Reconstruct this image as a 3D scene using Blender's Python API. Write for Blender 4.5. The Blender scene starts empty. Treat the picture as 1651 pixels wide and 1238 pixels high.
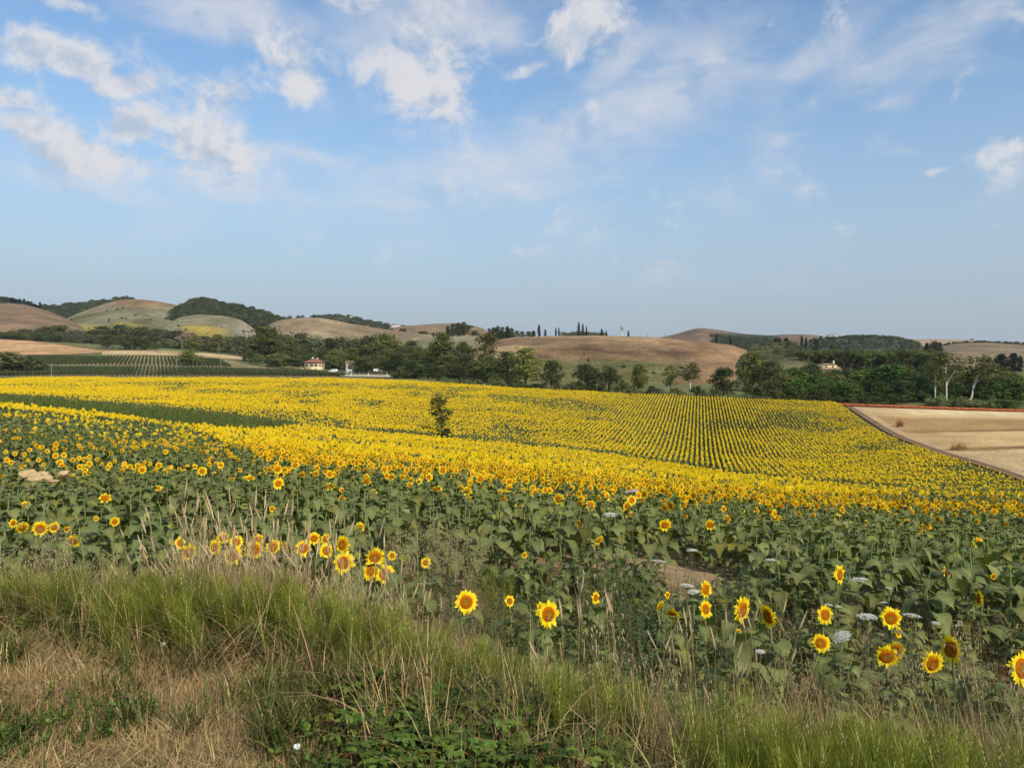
import bpy, math, random
import numpy as np
from mathutils import Vector, Matrix, Euler

random.seed(11)
rng = np.random.default_rng(11)
sc = bpy.context.scene
COL = sc.collection
PI = math.pi

# ------------------------------------------------------------------ camera
F = 1247.0                      # focal length in photograph pixels (photo 1651 x 1238)
PITCH = math.radians(1.65)      # camera looks slightly down
CX, CY = 825.5, 619.0
cam_d = bpy.data.cameras.new('camera')
cam_d.sensor_width = 36.0
cam_d.lens = 36.0 * F / 1651.0
cam_d.clip_start = 0.05
cam_d.clip_end = 30000
cam = bpy.data.objects.new('camera', cam_d)
COL.objects.link(cam)
cam.rotation_euler = (PI / 2 - PITCH, 0, 0)
sc.camera = cam

# ------------------------------------------------------------------ exposure
vs = sc.view_settings
vs.view_transform = 'Standard'
vs.look = 'None'
vs.exposure = 0.12
vs.gamma = 1.0
vs.use_curve_mapping = False
sc.cycles.use_denoising = True
sc.cycles.max_bounces = 4
sc.cycles.diffuse_bounces = 2
sc.cycles.transmission_bounces = 3
sc.cycles.volume_bounces = 0
sc.cycles.use_adaptive_sampling = True
sc.cycles.adaptive_threshold = .02
sc.cycles.adaptive_min_samples = 24

# ------------------------------------------------------------------ sun
SUN_EL = math.radians(39)
SUN_AZ = math.radians(35)       # degrees to the right of straight behind the camera
sdir = Vector((math.sin(SUN_AZ) * math.cos(SUN_EL), -math.cos(SUN_AZ) * math.cos(SUN_EL), math.sin(SUN_EL)))
sun_d = bpy.data.lights.new('sun', 'SUN')
sun_d.energy = 3.6
sun_d.angle = math.radians(0.6)
sun_d.color = (1.0, 0.91, 0.76)
sun = bpy.data.objects.new('sun', sun_d)
COL.objects.link(sun)
sun.rotation_euler = sdir.to_track_quat('Z', 'Y').to_euler()
sun.location = (40, -60, 60)

# ------------------------------------------------------------------ world: sky with clouds
def pix_dir(x, y):
    dx, dy = (x - CX) / F, (CY - y) / F
    fwd = Vector((0, math.cos(PITCH), -math.sin(PITCH)))
    up = Vector((0, math.sin(PITCH), math.cos(PITCH)))
    return (fwd + dx * Vector((1, 0, 0)) + dy * up).normalized()

world = bpy.data.worlds.new('World')
sc.world = world
world.use_nodes = True
wt = world.node_tree
wt.nodes.clear()
def wn(t, **kw):
    n = wt.nodes.new(t)
    for k, v in kw.items():
        setattr(n, k, v)
    return n
def wm(op, a, b=None, c=None, clamp=False):
    n = wn('ShaderNodeMath', operation=op); n.use_clamp = clamp
    for i, s in enumerate((a, b, c)):
        if s is None: continue
        if isinstance(s, (int, float)): n.inputs[i].default_value = s
        else: wt.links.new(s, n.inputs[i])
    return n.outputs[0]
def wsmooth(x, lo, hi):
    n = wn('ShaderNodeMapRange', interpolation_type='SMOOTHSTEP')
    wt.links.new(x, n.inputs['Value'])
    n.inputs['From Min'].default_value = lo; n.inputs['From Max'].default_value = hi
    return n.outputs['Result']
tc = wn('ShaderNodeTexCoord')
GEN = tc.outputs['Generated']
sky = wn('ShaderNodeTexSky', sky_type='NISHITA')
sky.sun_disc = False
sky.sun_elevation = SUN_EL
sky.sun_rotation = math.atan2(sdir.x, sdir.y)
sky.altitude = 150
sky.air_density = 1.0
sky.dust_density = 1.6
sky.ozone_density = 1.6
# cloud field: soft blobs (in directions) broken up by noise
BL = [  # x, y in the photograph, half width, half height, tilt in degrees, weight
    (85, 92, 75, 26, 4, 1.0), (188, 134, 52, 20, 8, 1.0), (30, 165, 48, 20, -18, .75), (200, 205, 38, 42, -50, .85),
    (120, 240, 120, 36, -14, .9), (165, 305, 110, 20, -8, .72), (345, 165, 60, 46, 20, .95), (340, 235, 95, 58, -12, 1.0),
    (470, 105, 70, 50, -22, .92), (350, 20, 130, 40, 0, .85), (350, 295, 85, 26, -10, .7), (480, 255, 75, 16, -12, .6),
    (690, 30, 160, 50, 0, .92), (680, 110, 85, 75, -30, .85), (95, 5, 60, 16, 0, .7), (610, 10, 60, 26, 0, .9),
    (930, 55, 72, 40, 20, .95), (845, 105, 50, 16, 22, .75), (1000, 100, 60, 26, 25, .7), (1090, 150, 170, 62, 25, .78),
    (830, 255, 230, 68, 12, .72), (700, 320, 220, 36, 6, .52), (1310, 90, 105, 30, 28, .74), (1530, 45, 170, 40, 18, .74),
    (1425, 172, 42, 14, 5, .55), (1275, 230, 28, 9, 0, .5), (1500, 279, 34, 10, 4, .6), (1630, 265, 55, 46, -30, .78),
    (270, 355, 46, 10, 0, .42), (1010, 15, 60, 16, 25, .5),
]
def tex_noise(scale, detail, rough, vec, dist=0.0):
    n = wn('ShaderNodeTexNoise'); n.inputs['Scale'].default_value = scale
    n.inputs['Detail'].default_value = detail; n.inputs['Roughness'].default_value = rough
    n.inputs['Distortion'].default_value = dist
    wt.links.new(vec, n.inputs['Vector'])
    return n.outputs['Fac']
mapn = wn('ShaderNodeMapping'); mapn.inputs['Scale'].default_value = (1, 1, 1.25)
wt.links.new(GEN, mapn.inputs['Vector'])
wob = wn('ShaderNodeTexNoise'); wob.inputs['Scale'].default_value = 9; wob.inputs['Detail'].default_value = 2
wt.links.new(GEN, wob.inputs['Vector'])
wobv = wn('ShaderNodeVectorMath', operation='MULTIPLY_ADD')
wt.links.new(wob.outputs['Color'], wobv.inputs[0]); wobv.inputs[1].default_value = (.07, .07, .05); wt.links.new(GEN, wobv.inputs[2])
off = wn('ShaderNodeVectorMath', operation='SUBTRACT'); wt.links.new(wobv.outputs[0], off.inputs[0]); off.inputs[1].default_value = (.035, .035, .025)
WGEN = off.outputs[0]
VEIL = {(350,295),(480,255),(165,305),(690,30),(1090,150),(830,255),(700,320),(1310,90),(1530,45),(1000,100),(1010,15),(350,20),(1425,172),(1275,230),(270,355)}
acc = {0: None, 1: None}
for (bx, by, hw, hh, tilt, wgt) in BL:
    c = pix_dir(bx, by)
    right = Vector((0, 0, 1)).cross(c).normalized() * -1
    upv = right.cross(c).normalized()
    if upv.z < 0: upv = -upv
    ct, st = math.cos(math.radians(tilt)), math.sin(math.radians(tilt))
    vl_ = int((bx, by) in VEIL); q_ = 1.0 if vl_ else .88
    e1 = (right * ct + upv * st) * (F / hw / q_); e2 = (upv * ct - right * st) * (F / hh / q_)
    d1 = wn('ShaderNodeVectorMath', operation='DOT_PRODUCT'); wt.links.new(WGEN, d1.inputs[0]); d1.inputs[1].default_value = e1
    d2 = wn('ShaderNodeVectorMath', operation='DOT_PRODUCT'); wt.links.new(WGEN, d2.inputs[0]); d2.inputs[1].default_value = e2
    a = wm('SUBTRACT', d1.outputs['Value'], e1.dot(c)); b = wm('SUBTRACT', d2.outputs['Value'], e2.dot(c))
    r2 = wm('MULTIPLY_ADD', a, a, wm('MULTIPLY', b, b))
    g = wm('MULTIPLY', wm('POWER', 2.0, wm('MULTIPLY', r2, -1.1)), wgt)
    acc[vl_] = g if acc[vl_] is None else wm('SMOOTH_MAX', acc[vl_], g, .25)
n1 = tex_noise(13, 10, .66, mapn.outputs[0], .3)
shv = wn('ShaderNodeVectorMath', operation='ADD'); wt.links.new(mapn.outputs[0], shv.inputs[0]); shv.inputs[1].default_value = (.012, 0, .022)
n1b = tex_noise(13, 4, .6, shv.outputs[0], .3)
n2 = tex_noise(3.2, 5, .55, mapn.outputs[0])
sep = wn('ShaderNodeSeparateXYZ'); wt.links.new(GEN, sep.inputs[0])
front = wsmooth(sep.outputs['Y'], .25, .55)     # beyond the part in view the sky goes on with clouds of the same kind
gen_c = wm('MULTIPLY', wsmooth(n2, .45, .72), .85)
mixf = wn('ShaderNodeMix'); mixf.data_type = 'FLOAT'
wt.links.new(front, mixf.inputs[0]); wt.links.new(gen_c, mixf.inputs[2]); wt.links.new(acc[0], mixf.inputs[3])
dens0 = wm('MULTIPLY_ADD', wm('SUBTRACT', n1, .5), 2.3, mixf.outputs[0])
cov = wsmooth(dens0, .26, .84)
mapv = wn('ShaderNodeMapping'); mapv.inputs['Scale'].default_value = (1, 1, 2.6); mapv.inputs['Rotation'].default_value = (0, .35, 0)
wt.links.new(GEN, mapv.inputs['Vector'])
nv_ = tex_noise(7, 9, .64, mapv.outputs[0], .5)
veil = wm('MULTIPLY', wsmooth(wm('MULTIPLY_ADD', wm('SUBTRACT', nv_, .5), 1.5, wm('MULTIPLY', acc[1], front)), .08, 1.0), .70)
cov = wm('SUBTRACT', 1.0, wm('MULTIPLY', wm('SUBTRACT', 1.0, cov), wm('SUBTRACT', 1.0, veil)))
cov = wm('MULTIPLY', cov, wsmooth(sep.outputs['Z'], .02, .2))
# lit tops, greyer hearts
lit = tex_noise(14, 5, .55, mapn.outputs[0])
shade = wsmooth(wm('ADD', wm('ADD', wm('MULTIPLY', mixf.outputs[0], .35), wm('MULTIPLY', lit, .35)), wm('MULTIPLY', wm('SUBTRACT', n1b, n1), 2.6)), .22, .85)
ccol = wn('ShaderNodeMix'); ccol.data_type = 'RGBA'
wt.links.new(shade, ccol.inputs[0])
CLOUD_A, CLOUD_B = (.70, .69, .71, 1), (.45, .52, .63, 1)
ccol.inputs[6].default_value = CLOUD_A; ccol.inputs[7].default_value = CLOUD_B
# clear sky: Nishita, calmed towards the horizon by summer haze
skys = wn('ShaderNodeMix'); skys.data_type = 'RGBA'; skys.blend_type = 'MULTIPLY'; skys.inputs[0].default_value = 1
wt.links.new(sky.outputs[0], skys.inputs[6]); skys.inputs[7].default_value = (.136, .157, .163, 1)
hz = wn('ShaderNodeMix'); hz.data_type = 'RGBA'
hf = wm('MULTIPLY', wm('SUBTRACT', 1.0, wsmooth(sep.outputs['Z'], -.02, .38)), .93)
wt.links.new(hf, hz.inputs[0]); wt.links.new(skys.outputs[2], hz.inputs[6]); hz.inputs[7].default_value = (.37, .435, .52, 1)
fin = wn('ShaderNodeMix'); fin.data_type = 'RGBA'
wt.links.new(wm('MULTIPLY', cov, .92), fin.inputs[0]); wt.links.new(hz.outputs[2], fin.inputs[6]); wt.links.new(ccol.outputs[2], fin.inputs[7])
bg = wn('ShaderNodeBackground'); bg.inputs['Strength'].default_value = 1.0
wt.links.new(fin.outputs[2], bg.inputs['Color'])
wo = wn('ShaderNodeOutputWorld'); wt.links.new(bg.outputs[0], wo.inputs[0])
world.cycles.sampling_method = 'MANUAL'
world.cycles.sample_map_resolution = 512

# ------------------------------------------------------------------ helpers
def S(r, g, b):
    f = lambda v: (v / 255 / 12.92) if v <= 10 else ((v / 255 + .055) / 1.055) ** 2.4
    return (f(r), f(g), f(b))

def fill(o, label=None, cat=None, group=None, kind=None):
    if label: o['label'] = label
    if cat: o['category'] = cat
    if group: o['group'] = group
    if kind: o['kind'] = kind
    return o

def link(name, mesh, parent=None, loc=(0, 0, 0), rot=(0, 0, 0), scl=(1, 1, 1)):
    o = bpy.data.objects.new(name, mesh)
    COL.objects.link(o)
    o.location = loc; o.rotation_euler = rot; o.scale = scl
    if parent is not None: o.parent = parent
    return o

def empty(name, loc, rz=0.0):
    o = bpy.data.objects.new(name, None)
    COL.objects.link(o)
    o.location = loc; o.rotation_euler = (0, 0, rz); o.empty_display_size = .1
    return o

class MB:
    """collects vertices, faces, materials and vertex colours, builds one mesh"""
    def __init__(s):
        s.V = []; s.F = []; s.M = []; s.C = []; s.n = 0
    def add(s, v, f, mat=0, col=(1, 1, 1)):
        v = np.asarray(v, float).reshape(-1, 3); f = np.asarray(f, int)
        s.V.append(v); s.F.append(f + s.n); s.M.append(np.full(len(f), mat, int))
        c = np.asarray(col, float)
        if c.ndim == 1: c = np.tile(c, (len(v), 1))
        s.C.append(c); s.n += len(v)
    def box(s, x0, x1, y0, y1, z0, z1, mat=0, col=(1, 1, 1)):
        v = [(x0, y0, z0), (x1, y0, z0), (x1, y1, z0), (x0, y1, z0), (x0, y0, z1), (x1, y0, z1), (x1, y1, z1), (x0, y1, z1)]
        s.add(v, [(0, 3, 2, 1), (4, 5, 6, 7), (0, 1, 5, 4), (1, 2, 6, 5), (2, 3, 7, 6), (3, 0, 4, 7)], mat, col)
    def tube(s, pts, rad, n=6, mat=0, col=(1, 1, 1), cap=True):
        pts = np.asarray(pts, float); k = len(pts)
        rad = np.broadcast_to(np.asarray(rad, float), (k,))
        V = []
        for i in range(k):
            t = pts[min(i + 1, k - 1)] - pts[max(i - 1, 0)]
            t = t / (np.linalg.norm(t) + 1e-9)
            a = np.cross(t, (0.0, 1.0, 0.0) if abs(t[1]) < .8 else (1.0, 0, 0)); a /= np.linalg.norm(a)
            b = np.cross(t, a)
            for j in range(n):
                q = 2 * PI * j / n
                V.append(pts[i] + rad[i] * (math.cos(q) * a + math.sin(q) * b))
        Fc = [(i * n + j, i * n + (j + 1) % n, (i + 1) * n + (j + 1) % n, (i + 1) * n + j) for i in range(k - 1) for j in range(n)]
        s.add(V, Fc, mat, col)
        if cap:
            s.add(V[-n:], [tuple(range(n))] if n in (3, 4) else [(0, j, j + 1) for j in range(1, n - 1)], mat, col)
    def build(s, name, mats, smooth=False):
        me = bpy.data.meshes.new(name)
        V = np.concatenate(s.V); nv = len(V)
        lv = np.concatenate([f.ravel() for f in s.F])
        tot = np.concatenate([np.full(len(f), f.shape[1], int) for f in s.F])
        st = np.concatenate([[0], np.cumsum(tot)[:-1]])
        me.vertices.add(nv); me.vertices.foreach_set('co', V.ravel().astype(np.float32))
        me.loops.add(len(lv)); me.loops.foreach_set('vertex_index', lv.astype(np.int32))
        me.polygons.add(len(tot)); me.polygons.foreach_set('loop_start', st.astype(np.int32))
        me.polygons.foreach_set('material_index', np.concatenate(s.M).astype(np.int32))
        if smooth: me.polygons.foreach_set('use_smooth', np.ones(len(tot), bool))
        ca = me.color_attributes.new('Col', 'FLOAT_COLOR', 'POINT')
        C = np.concatenate(s.C); C = np.concatenate([C, np.ones((nv, 1))], 1)
        ca.data.foreach_set('color', C.ravel().astype(np.float32))
        for m in (mats if isinstance(mats, (list, tuple)) else [mats]): me.materials.append(m)
        me.update(calc_edges=True)
        return me

def rotm(e):
    return np.array(Euler(e).to_matrix())

def mat(name, color=(1, 1, 1), attr=False, rough=.7, spec=.25, transl=0.0, tcol=None, rnd=0.0, noise=None, bump=None, noise2=None, world_noise=True, wave=0.0):
    """procedural material: colour (or vertex colour) x noise x per-object variation, optional translucency"""
    m = bpy.data.materials.new(name); m.use_nodes = True
    t = m.node_tree; N = t.nodes; L = t.links
    N.clear()
    out = N.new('ShaderNodeOutputMaterial')
    p = N.new('ShaderNodeBsdfPrincipled')
    p.inputs['Roughness'].default_value = rough
    p.inputs['Specular IOR Level'].default_value = spec
    if attr:
        a = N.new('ShaderNodeVertexColor'); a.layer_name = 'Col'
        c = a.outputs['Color']
        if tuple(color) != (1, 1, 1):
            mx = N.new('ShaderNodeMix'); mx.data_type = 'RGBA'; mx.blend_type = 'MULTIPLY'; mx.inputs[0].default_value = 1
            L.new(c, mx.inputs[6]); mx.inputs[7].default_value = (*color, 1); c = mx.outputs[2]
    else:
        r = N.new('ShaderNodeRGB'); r.outputs[0].default_value = (*color, 1); c = r.outputs[0]
    pos = None
    def coords():
        if world_noise:
            g = N.new('ShaderNodeNewGeometry'); return g.outputs['Position']
        g = N.new('ShaderNodeTexCoord'); return g.outputs['Object']
    for ns in (noise, noise2):
        if ns:
            scale, lo, hi = ns[:3]
            if pos is None: pos = coords()
            n = N.new('ShaderNodeTexNoise'); n.inputs['Scale'].default_value = scale; n.inputs['Detail'].default_value = 5
            n.inputs['Roughness'].default_value = .65
            L.new(pos, n.inputs['Vector'])
            mr = N.new('ShaderNodeMapRange'); mr.inputs['From Min'].default_value = .3; mr.inputs['From Max'].default_value = .7
            mr.inputs['To Min'].default_value = lo; mr.inputs['To Max'].default_value = hi
            L.new(n.outputs['Fac'], mr.inputs['Value'])
            vm = N.new('ShaderNodeVectorMath'); vm.operation = 'SCALE'
            L.new(c, vm.inputs[0]); L.new(mr.outputs[0], vm.inputs['Scale']); c = vm.outputs[0]
    if wave:      # plough lines
        wv = N.new('ShaderNodeTexWave'); wv.inputs['Scale'].default_value = .11; wv.inputs['Distortion'].default_value = 9; wv.inputs['Detail'].default_value = 3; wv.inputs['Detail Scale'].default_value = .6
        L.new(pos, wv.inputs['Vector']); mr = N.new('ShaderNodeMapRange'); mr.inputs['To Min'].default_value = 1 - wave; mr.inputs['To Max'].default_value = 1 + wave
        L.new(wv.outputs['Fac'], mr.inputs['Value']); vm = N.new('ShaderNodeVectorMath'); vm.operation = 'SCALE'
        L.new(c, vm.inputs[0]); L.new(mr.outputs[0], vm.inputs['Scale']); c = vm.outputs[0]
    if rnd:
        oi = N.new('ShaderNodeObjectInfo')
        hs = N.new('ShaderNodeHueSaturation')
        m1 = N.new('ShaderNodeMapRange'); m1.inputs['To Min'].default_value = 1 - rnd; m1.inputs['To Max'].default_value = 1 + rnd
        L.new(oi.outputs['Random'], m1.inputs['Value']); L.new(m1.outputs[0], hs.inputs['Value'])
        w = N.new('ShaderNodeTexWhiteNoise'); w.noise_dimensions = '1D'; L.new(oi.outputs['Random'], w.inputs['W'])
        m2 = N.new('ShaderNodeMapRange'); m2.inputs['To Min'].default_value = .5 - rnd * .055; m2.inputs['To Max'].default_value = .5 + rnd * .055
        L.new(w.outputs['Value'], m2.inputs['Value']); L.new(m2.outputs[0], hs.inputs['Hue'])
        L.new(c, hs.inputs['Color']); c = hs.outputs[0]
    L.new(c, p.inputs['Base Color'])
    if bump:
        n = N.new('ShaderNodeTexNoise'); n.inputs['Scale'].default_value = bump[0]; n.inputs['Detail'].default_value = 4
        L.new(pos if pos is not None else coords(), n.inputs['Vector'])
        b = N.new('ShaderNodeBump'); b.inputs['Strength'].default_value = bump[1]; b.inputs['Distance'].default_value = bump[2]
        L.new(n.outputs['Fac'], b.inputs['Height']); L.new(b.outputs[0], p.inputs['Normal'])
    if transl:
        tr = N.new('ShaderNodeBsdfTranslucent')
        if tcol:
            mx = N.new('ShaderNodeMix'); mx.data_type = 'RGBA'; mx.blend_type = 'MULTIPLY'; mx.inputs[0].default_value = 1
            L.new(c, mx.inputs[6]); mx.inputs[7].default_value = (*tcol, 1); L.new(mx.outputs[2], tr.inputs['Color'])
        else:
            L.new(c, tr.inputs['Color'])
        ms = N.new('ShaderNodeMixShader'); ms.inputs[0].default_value = transl
        L.new(p.outputs[0], ms.inputs[1]); L.new(tr.outputs[0], ms.inputs[2]); L.new(ms.outputs[0], out.inputs[0])
    else:
        L.new(p.outputs[0], out.inputs[0])
    return m

# value noise for layout (numpy)
_ng = rng.random((64, 64))
def vnoise(x, y):
    x = np.asarray(x, float); y = np.asarray(y, float)
    xi = np.floor(x).astype(int); yi = np.floor(y).astype(int)
    fx = x - xi; fy = y - yi
    fx = fx * fx * (3 - 2 * fx); fy = fy * fy * (3 - 2 * fy)
    g = lambda a, b: _ng[a % 64, b % 64]
    return (g(xi, yi) * (1 - fx) + g(xi + 1, yi) * fx) * (1 - fy) + (g(xi, yi + 1) * (1 - fx) + g(xi + 1, yi + 1) * fx) * fy
def fbm(x, y, o=4):
    r = 0; a = .5
    for i in range(o):
        r = r + a * vnoise(np.asarray(x) * 2 ** i + 7.3 * i, np.asarray(y) * 2 ** i + 3.1 * i); a *= .5
    return r

# ------------------------------------------------------------------ terrain heights: camera eye at z = 0
H0 = 583.0
COLS = {
 -300: [(2.5,-1.66),(4.6,-1.68),(5.2,-1.8),(6,-2.15),(7,-2.45),(9,-2.6),(14.5,-2.9),(20,-3.2),(28,-3.6),(38,-4.2),(52,-4.5),(70,-4.8),(82,-4.9),(95,-5.6),(125,-5.4),(132,-5.6),(232,-5.5),(330,-5.6),(390,-2.8),(500,3.6),(700,24),(900,26),(6000,20)],
 0: [(2.5,-1.66),(4.6,-1.68),(5.2,-1.8),(6,-2.15),(7,-2.45),(9,-2.6),(12,-2.85),(14.5,-3.0),(20,-3.4),(28,-4.05),(38,-4.7),(52,-5.1),(70,-5.35),(82,-5.4),(95,-6.6),(125,-6.1),(132,-6.5),(232,-5.8),(330,-5.6),(390,-2.8),(500,3.4),(520,4.5),(700,21.3),(900,24),(6000,20)],
 370: [(2.5,-1.66),(4.8,-1.7),(5.4,-1.95),(6.3,-2.4),(7.5,-2.6),(10,-2.8),(14,-3.1),(17,-3.35),(25,-4.2),(35,-5.0),(60,-6.9),(72,-7.5),(90,-9.2),(108,-8.4),(115,-8.6),(150,-8.2),(232,-6.0),(330,-5.6),(390,-2.8),(500,3.2),(640,9),(900,12),(6000,10)],
 480: [(2.5,-1.66),(4.8,-1.72),(5.4,-2.0),(6.3,-2.45),(7.5,-2.65),(10,-2.8),(14,-3.15),(17,-3.5),(25,-4.4),(35,-5.5),(60,-7.4),(80,-9.0),(105,-9.6),(115,-9.6),(150,-8.8),(232,-6.1),(330,-6),(480,-6.5),(640,-6),(900,0),(6000,6)],
 640: [(2.5,-1.66),(4.2,-1.75),(5.0,-2.1),(6.2,-2.6),(9,-2.8),(12,-2.95),(14,-3.2),(24,-4.5),(45,-6.9),(60,-8.2),(85,-10.2),(110,-11.3),(125,-11.2),(150,-10),(232,-6.3),(260,-6.3),(330,-6),(420,-6.2),(640,-5),(900,0),(6000,6)],
 825: [(2.5,-1.66),(3.6,-1.75),(4.6,-2.2),(6,-2.75),(9,-2.8),(12,-2.95),(14,-3.25),(24,-4.75),(45,-7.4),(60,-8.8),(110,-13.2),(128,-13.2),(160,-11.4),(215,-8.6),(240,-8.2),(300,-8),(420,-6),(900,0),(6000,6)],
 1250: [(2.5,-1.7),(3.3,-1.9),(4.2,-2.35),(6,-2.9),(8,-3.1),(11,-3.45),(15,-4.1),(25,-5.8),(45,-8.8),(70,-12),(90,-14.8),(125,-17),(160,-16.2),(210,-11.8),(235,-11),(300,-9.5),(420,-4.5),(900,0),(6000,6)],
 1400: [(2.5,-1.72),(3.3,-1.95),(4.2,-2.4),(6,-3.0),(8,-3.2),(11,-3.55),(15,-4.2),(26,-6.0),(48,-9.4),(72,-12.9),(92,-15.4),(125,-16.4),(160,-15.6),(207,-12.3),(240,-11.4),(300,-9.7),(420,-5.2),(900,0),(6000,6)],
 1651: [(2.5,-1.75),(3.3,-2.0),(4.2,-2.5),(6,-3.1),(8,-3.3),(11,-3.7),(26,-6.2),(50,-9.9),(75,-13.6),(88,-14.9),(110,-14.3),(150,-14.1),(200,-13.2),(240,-12),(300,-10),(420,-6),(900,0),(6000,6)],
 2000: [(2.5,-1.75),(3.3,-2.0),(4.2,-2.5),(6,-3.1),(8,-3.3),(11,-3.7),(26,-6.2),(50,-9.9),(75,-13.2),(88,-14),(110,-14.0),(150,-14),(200,-13.2),(240,-12),(300,-10),(420,-6),(900,0),(6000,6)],
}
XG = np.arange(-900, 2601, 25.0)
SG = np.linspace(math.log(2.5), math.log(6000), 520)
def _table():
    cx = np.array(sorted(COLS)); P = []
    for c in sorted(COLS):
        k = np.array(COLS[c]); P.append(np.interp(SG, np.log(k[:, 0]), k[:, 1]))
    P = np.array(P)
    k = np.exp(-.5 * (np.arange(-6, 7) / 2.6) ** 2); k /= k.sum()
    P = np.array([np.convolve(np.pad(r, 6, 'edge'), k, 'valid') for r in P])
    T = np.array([np.interp(XG, cx, P[:, j]) for j in range(len(SG))]).T
    k = np.exp(-.5 * (np.arange(-9, 10) / 3.4) ** 2); k /= k.sum()
    return np.array([np.convolve(np.pad(T[:, j], 9, 'edge'), k, 'valid') for j in range(len(SG))]).T
TAB = _table()
def gz(X, Y):
    """ground height at world (X, Y); vectorised"""
    X = np.asarray(X, float); Y = np.asarray(Y, float)
    Yc = np.maximum(Y, 4.0)
    xp = np.clip(CX + F * X / Yc, XG[0], XG[-1] - 1)
    s = np.clip(np.log(np.maximum(Y, 2.5)), SG[0], SG[-1] - 1e-6)
    a = (xp - XG[0]) / 25.0; i = a.astype(int); fa = a - i
    b = (s - SG[0]) / (SG[1] - SG[0]); j = b.astype(int); fb = b - j
    z = (TAB[i, j] * (1 - fa) + TAB[i + 1, j] * fa) * (1 - fb) + (TAB[i, j + 1] * (1 - fa) + TAB[i + 1, j + 1] * fa) * fb
    near = np.clip((40 - Y) / 30, 0, 1)
    return z + near * .10 * (fbm(X * .9 + 31, Y * .9 + 17, 3) - .45)
def g1(X, Y): return float(gz(np.array([X]), np.array([Y]))[0])
def px2X(x, Y): return (np.asarray(x, float) - CX) / F * Y
def pt(x, y, Y):
    d = pix_dir(x, y); return Vector((d.x / d.y * Y, Y, d.z / d.y * Y))

# ------------------------------------------------------------------ field outlines (world X, Y)
def field_right(Y): return 37.0 + .242 * np.asarray(Y, float)       # right edge of the sunflower field, parallel to its rows
STRIP = np.array([(-160, 140), (-84, 127), (-31, 110), (-27, 104), (-33, 80), (-56, 84), (-160, 104)], float)
TRACK = np.array([(-29, 104), (-10, 116), (14, 112), (33, 91), (50, 73), (66, 55)], float)
def inpoly(P, X, Y):
    X = np.asarray(X); Y = np.asarray(Y); r = np.zeros(X.shape, bool); n = len(P)
    for i in range(n):
        x0, y0 = P[i]; x1, y1 = P[(i + 1) % n]
        c = ((y0 > Y) != (y1 > Y)) & (X < (x1 - x0) * (Y - y0) / (y1 - y0 + 1e-12) + x0); r ^= c
    return r
def dpoly(P, X, Y):
    d = np.full(np.shape(X), 1e9)
    for (x0, y0), (x1, y1) in zip(P[:-1], P[1:]):
        vx, vy = x1 - x0, y1 - y0; t = np.clip(((X - x0) * vx + (Y - y0) * vy) / (vx * vx + vy * vy), 0, 1)
        d = np.minimum(d, np.hypot(X - x0 - t * vx, Y - y0 - t * vy))
    return d
def far_edge(xp):
    return np.interp(xp, [-600, 0, 600, 825, 1250, 1345, 1700], [236, 236, 236, 219, 213, 211, 205])
def front_edge(xp):
    """distance at which the sunflower plants begin"""
    return np.interp(xp, [-400, 0, 300, 450, 700, 850, 1000, 1250, 1500, 1700, 2100], [8.4, 8.4, 8.3, 8.6, 9.2, 9.9, 9.7, 9.5, 9.1, 8.6, 8.6])
# ================================================================== SETTING
M_ground = mat('ground_earth', attr=True, rough=.95, spec=.05, noise=(1.3, .72, 1.25), noise2=(14, .75, 1.22), bump=(22, .6, .03))
M_field = mat('field_earth', attr=True, rough=.95, spec=.05, noise=(.12, .82, 1.14), noise2=(1.6, .74, 1.22), bump=(2.2, .9, .25))
M_hill = mat('hill_earth', attr=True, rough=.95, spec=.04, noise=(.03, .66, 1.30), noise2=(.25, .68, 1.32), bump=(.12, .9, 2.5), wave=.07)
M_road = mat('road_gravel', S(186, 170, 144), rough=.9, noise=(.5, .88, 1.08))

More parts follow.
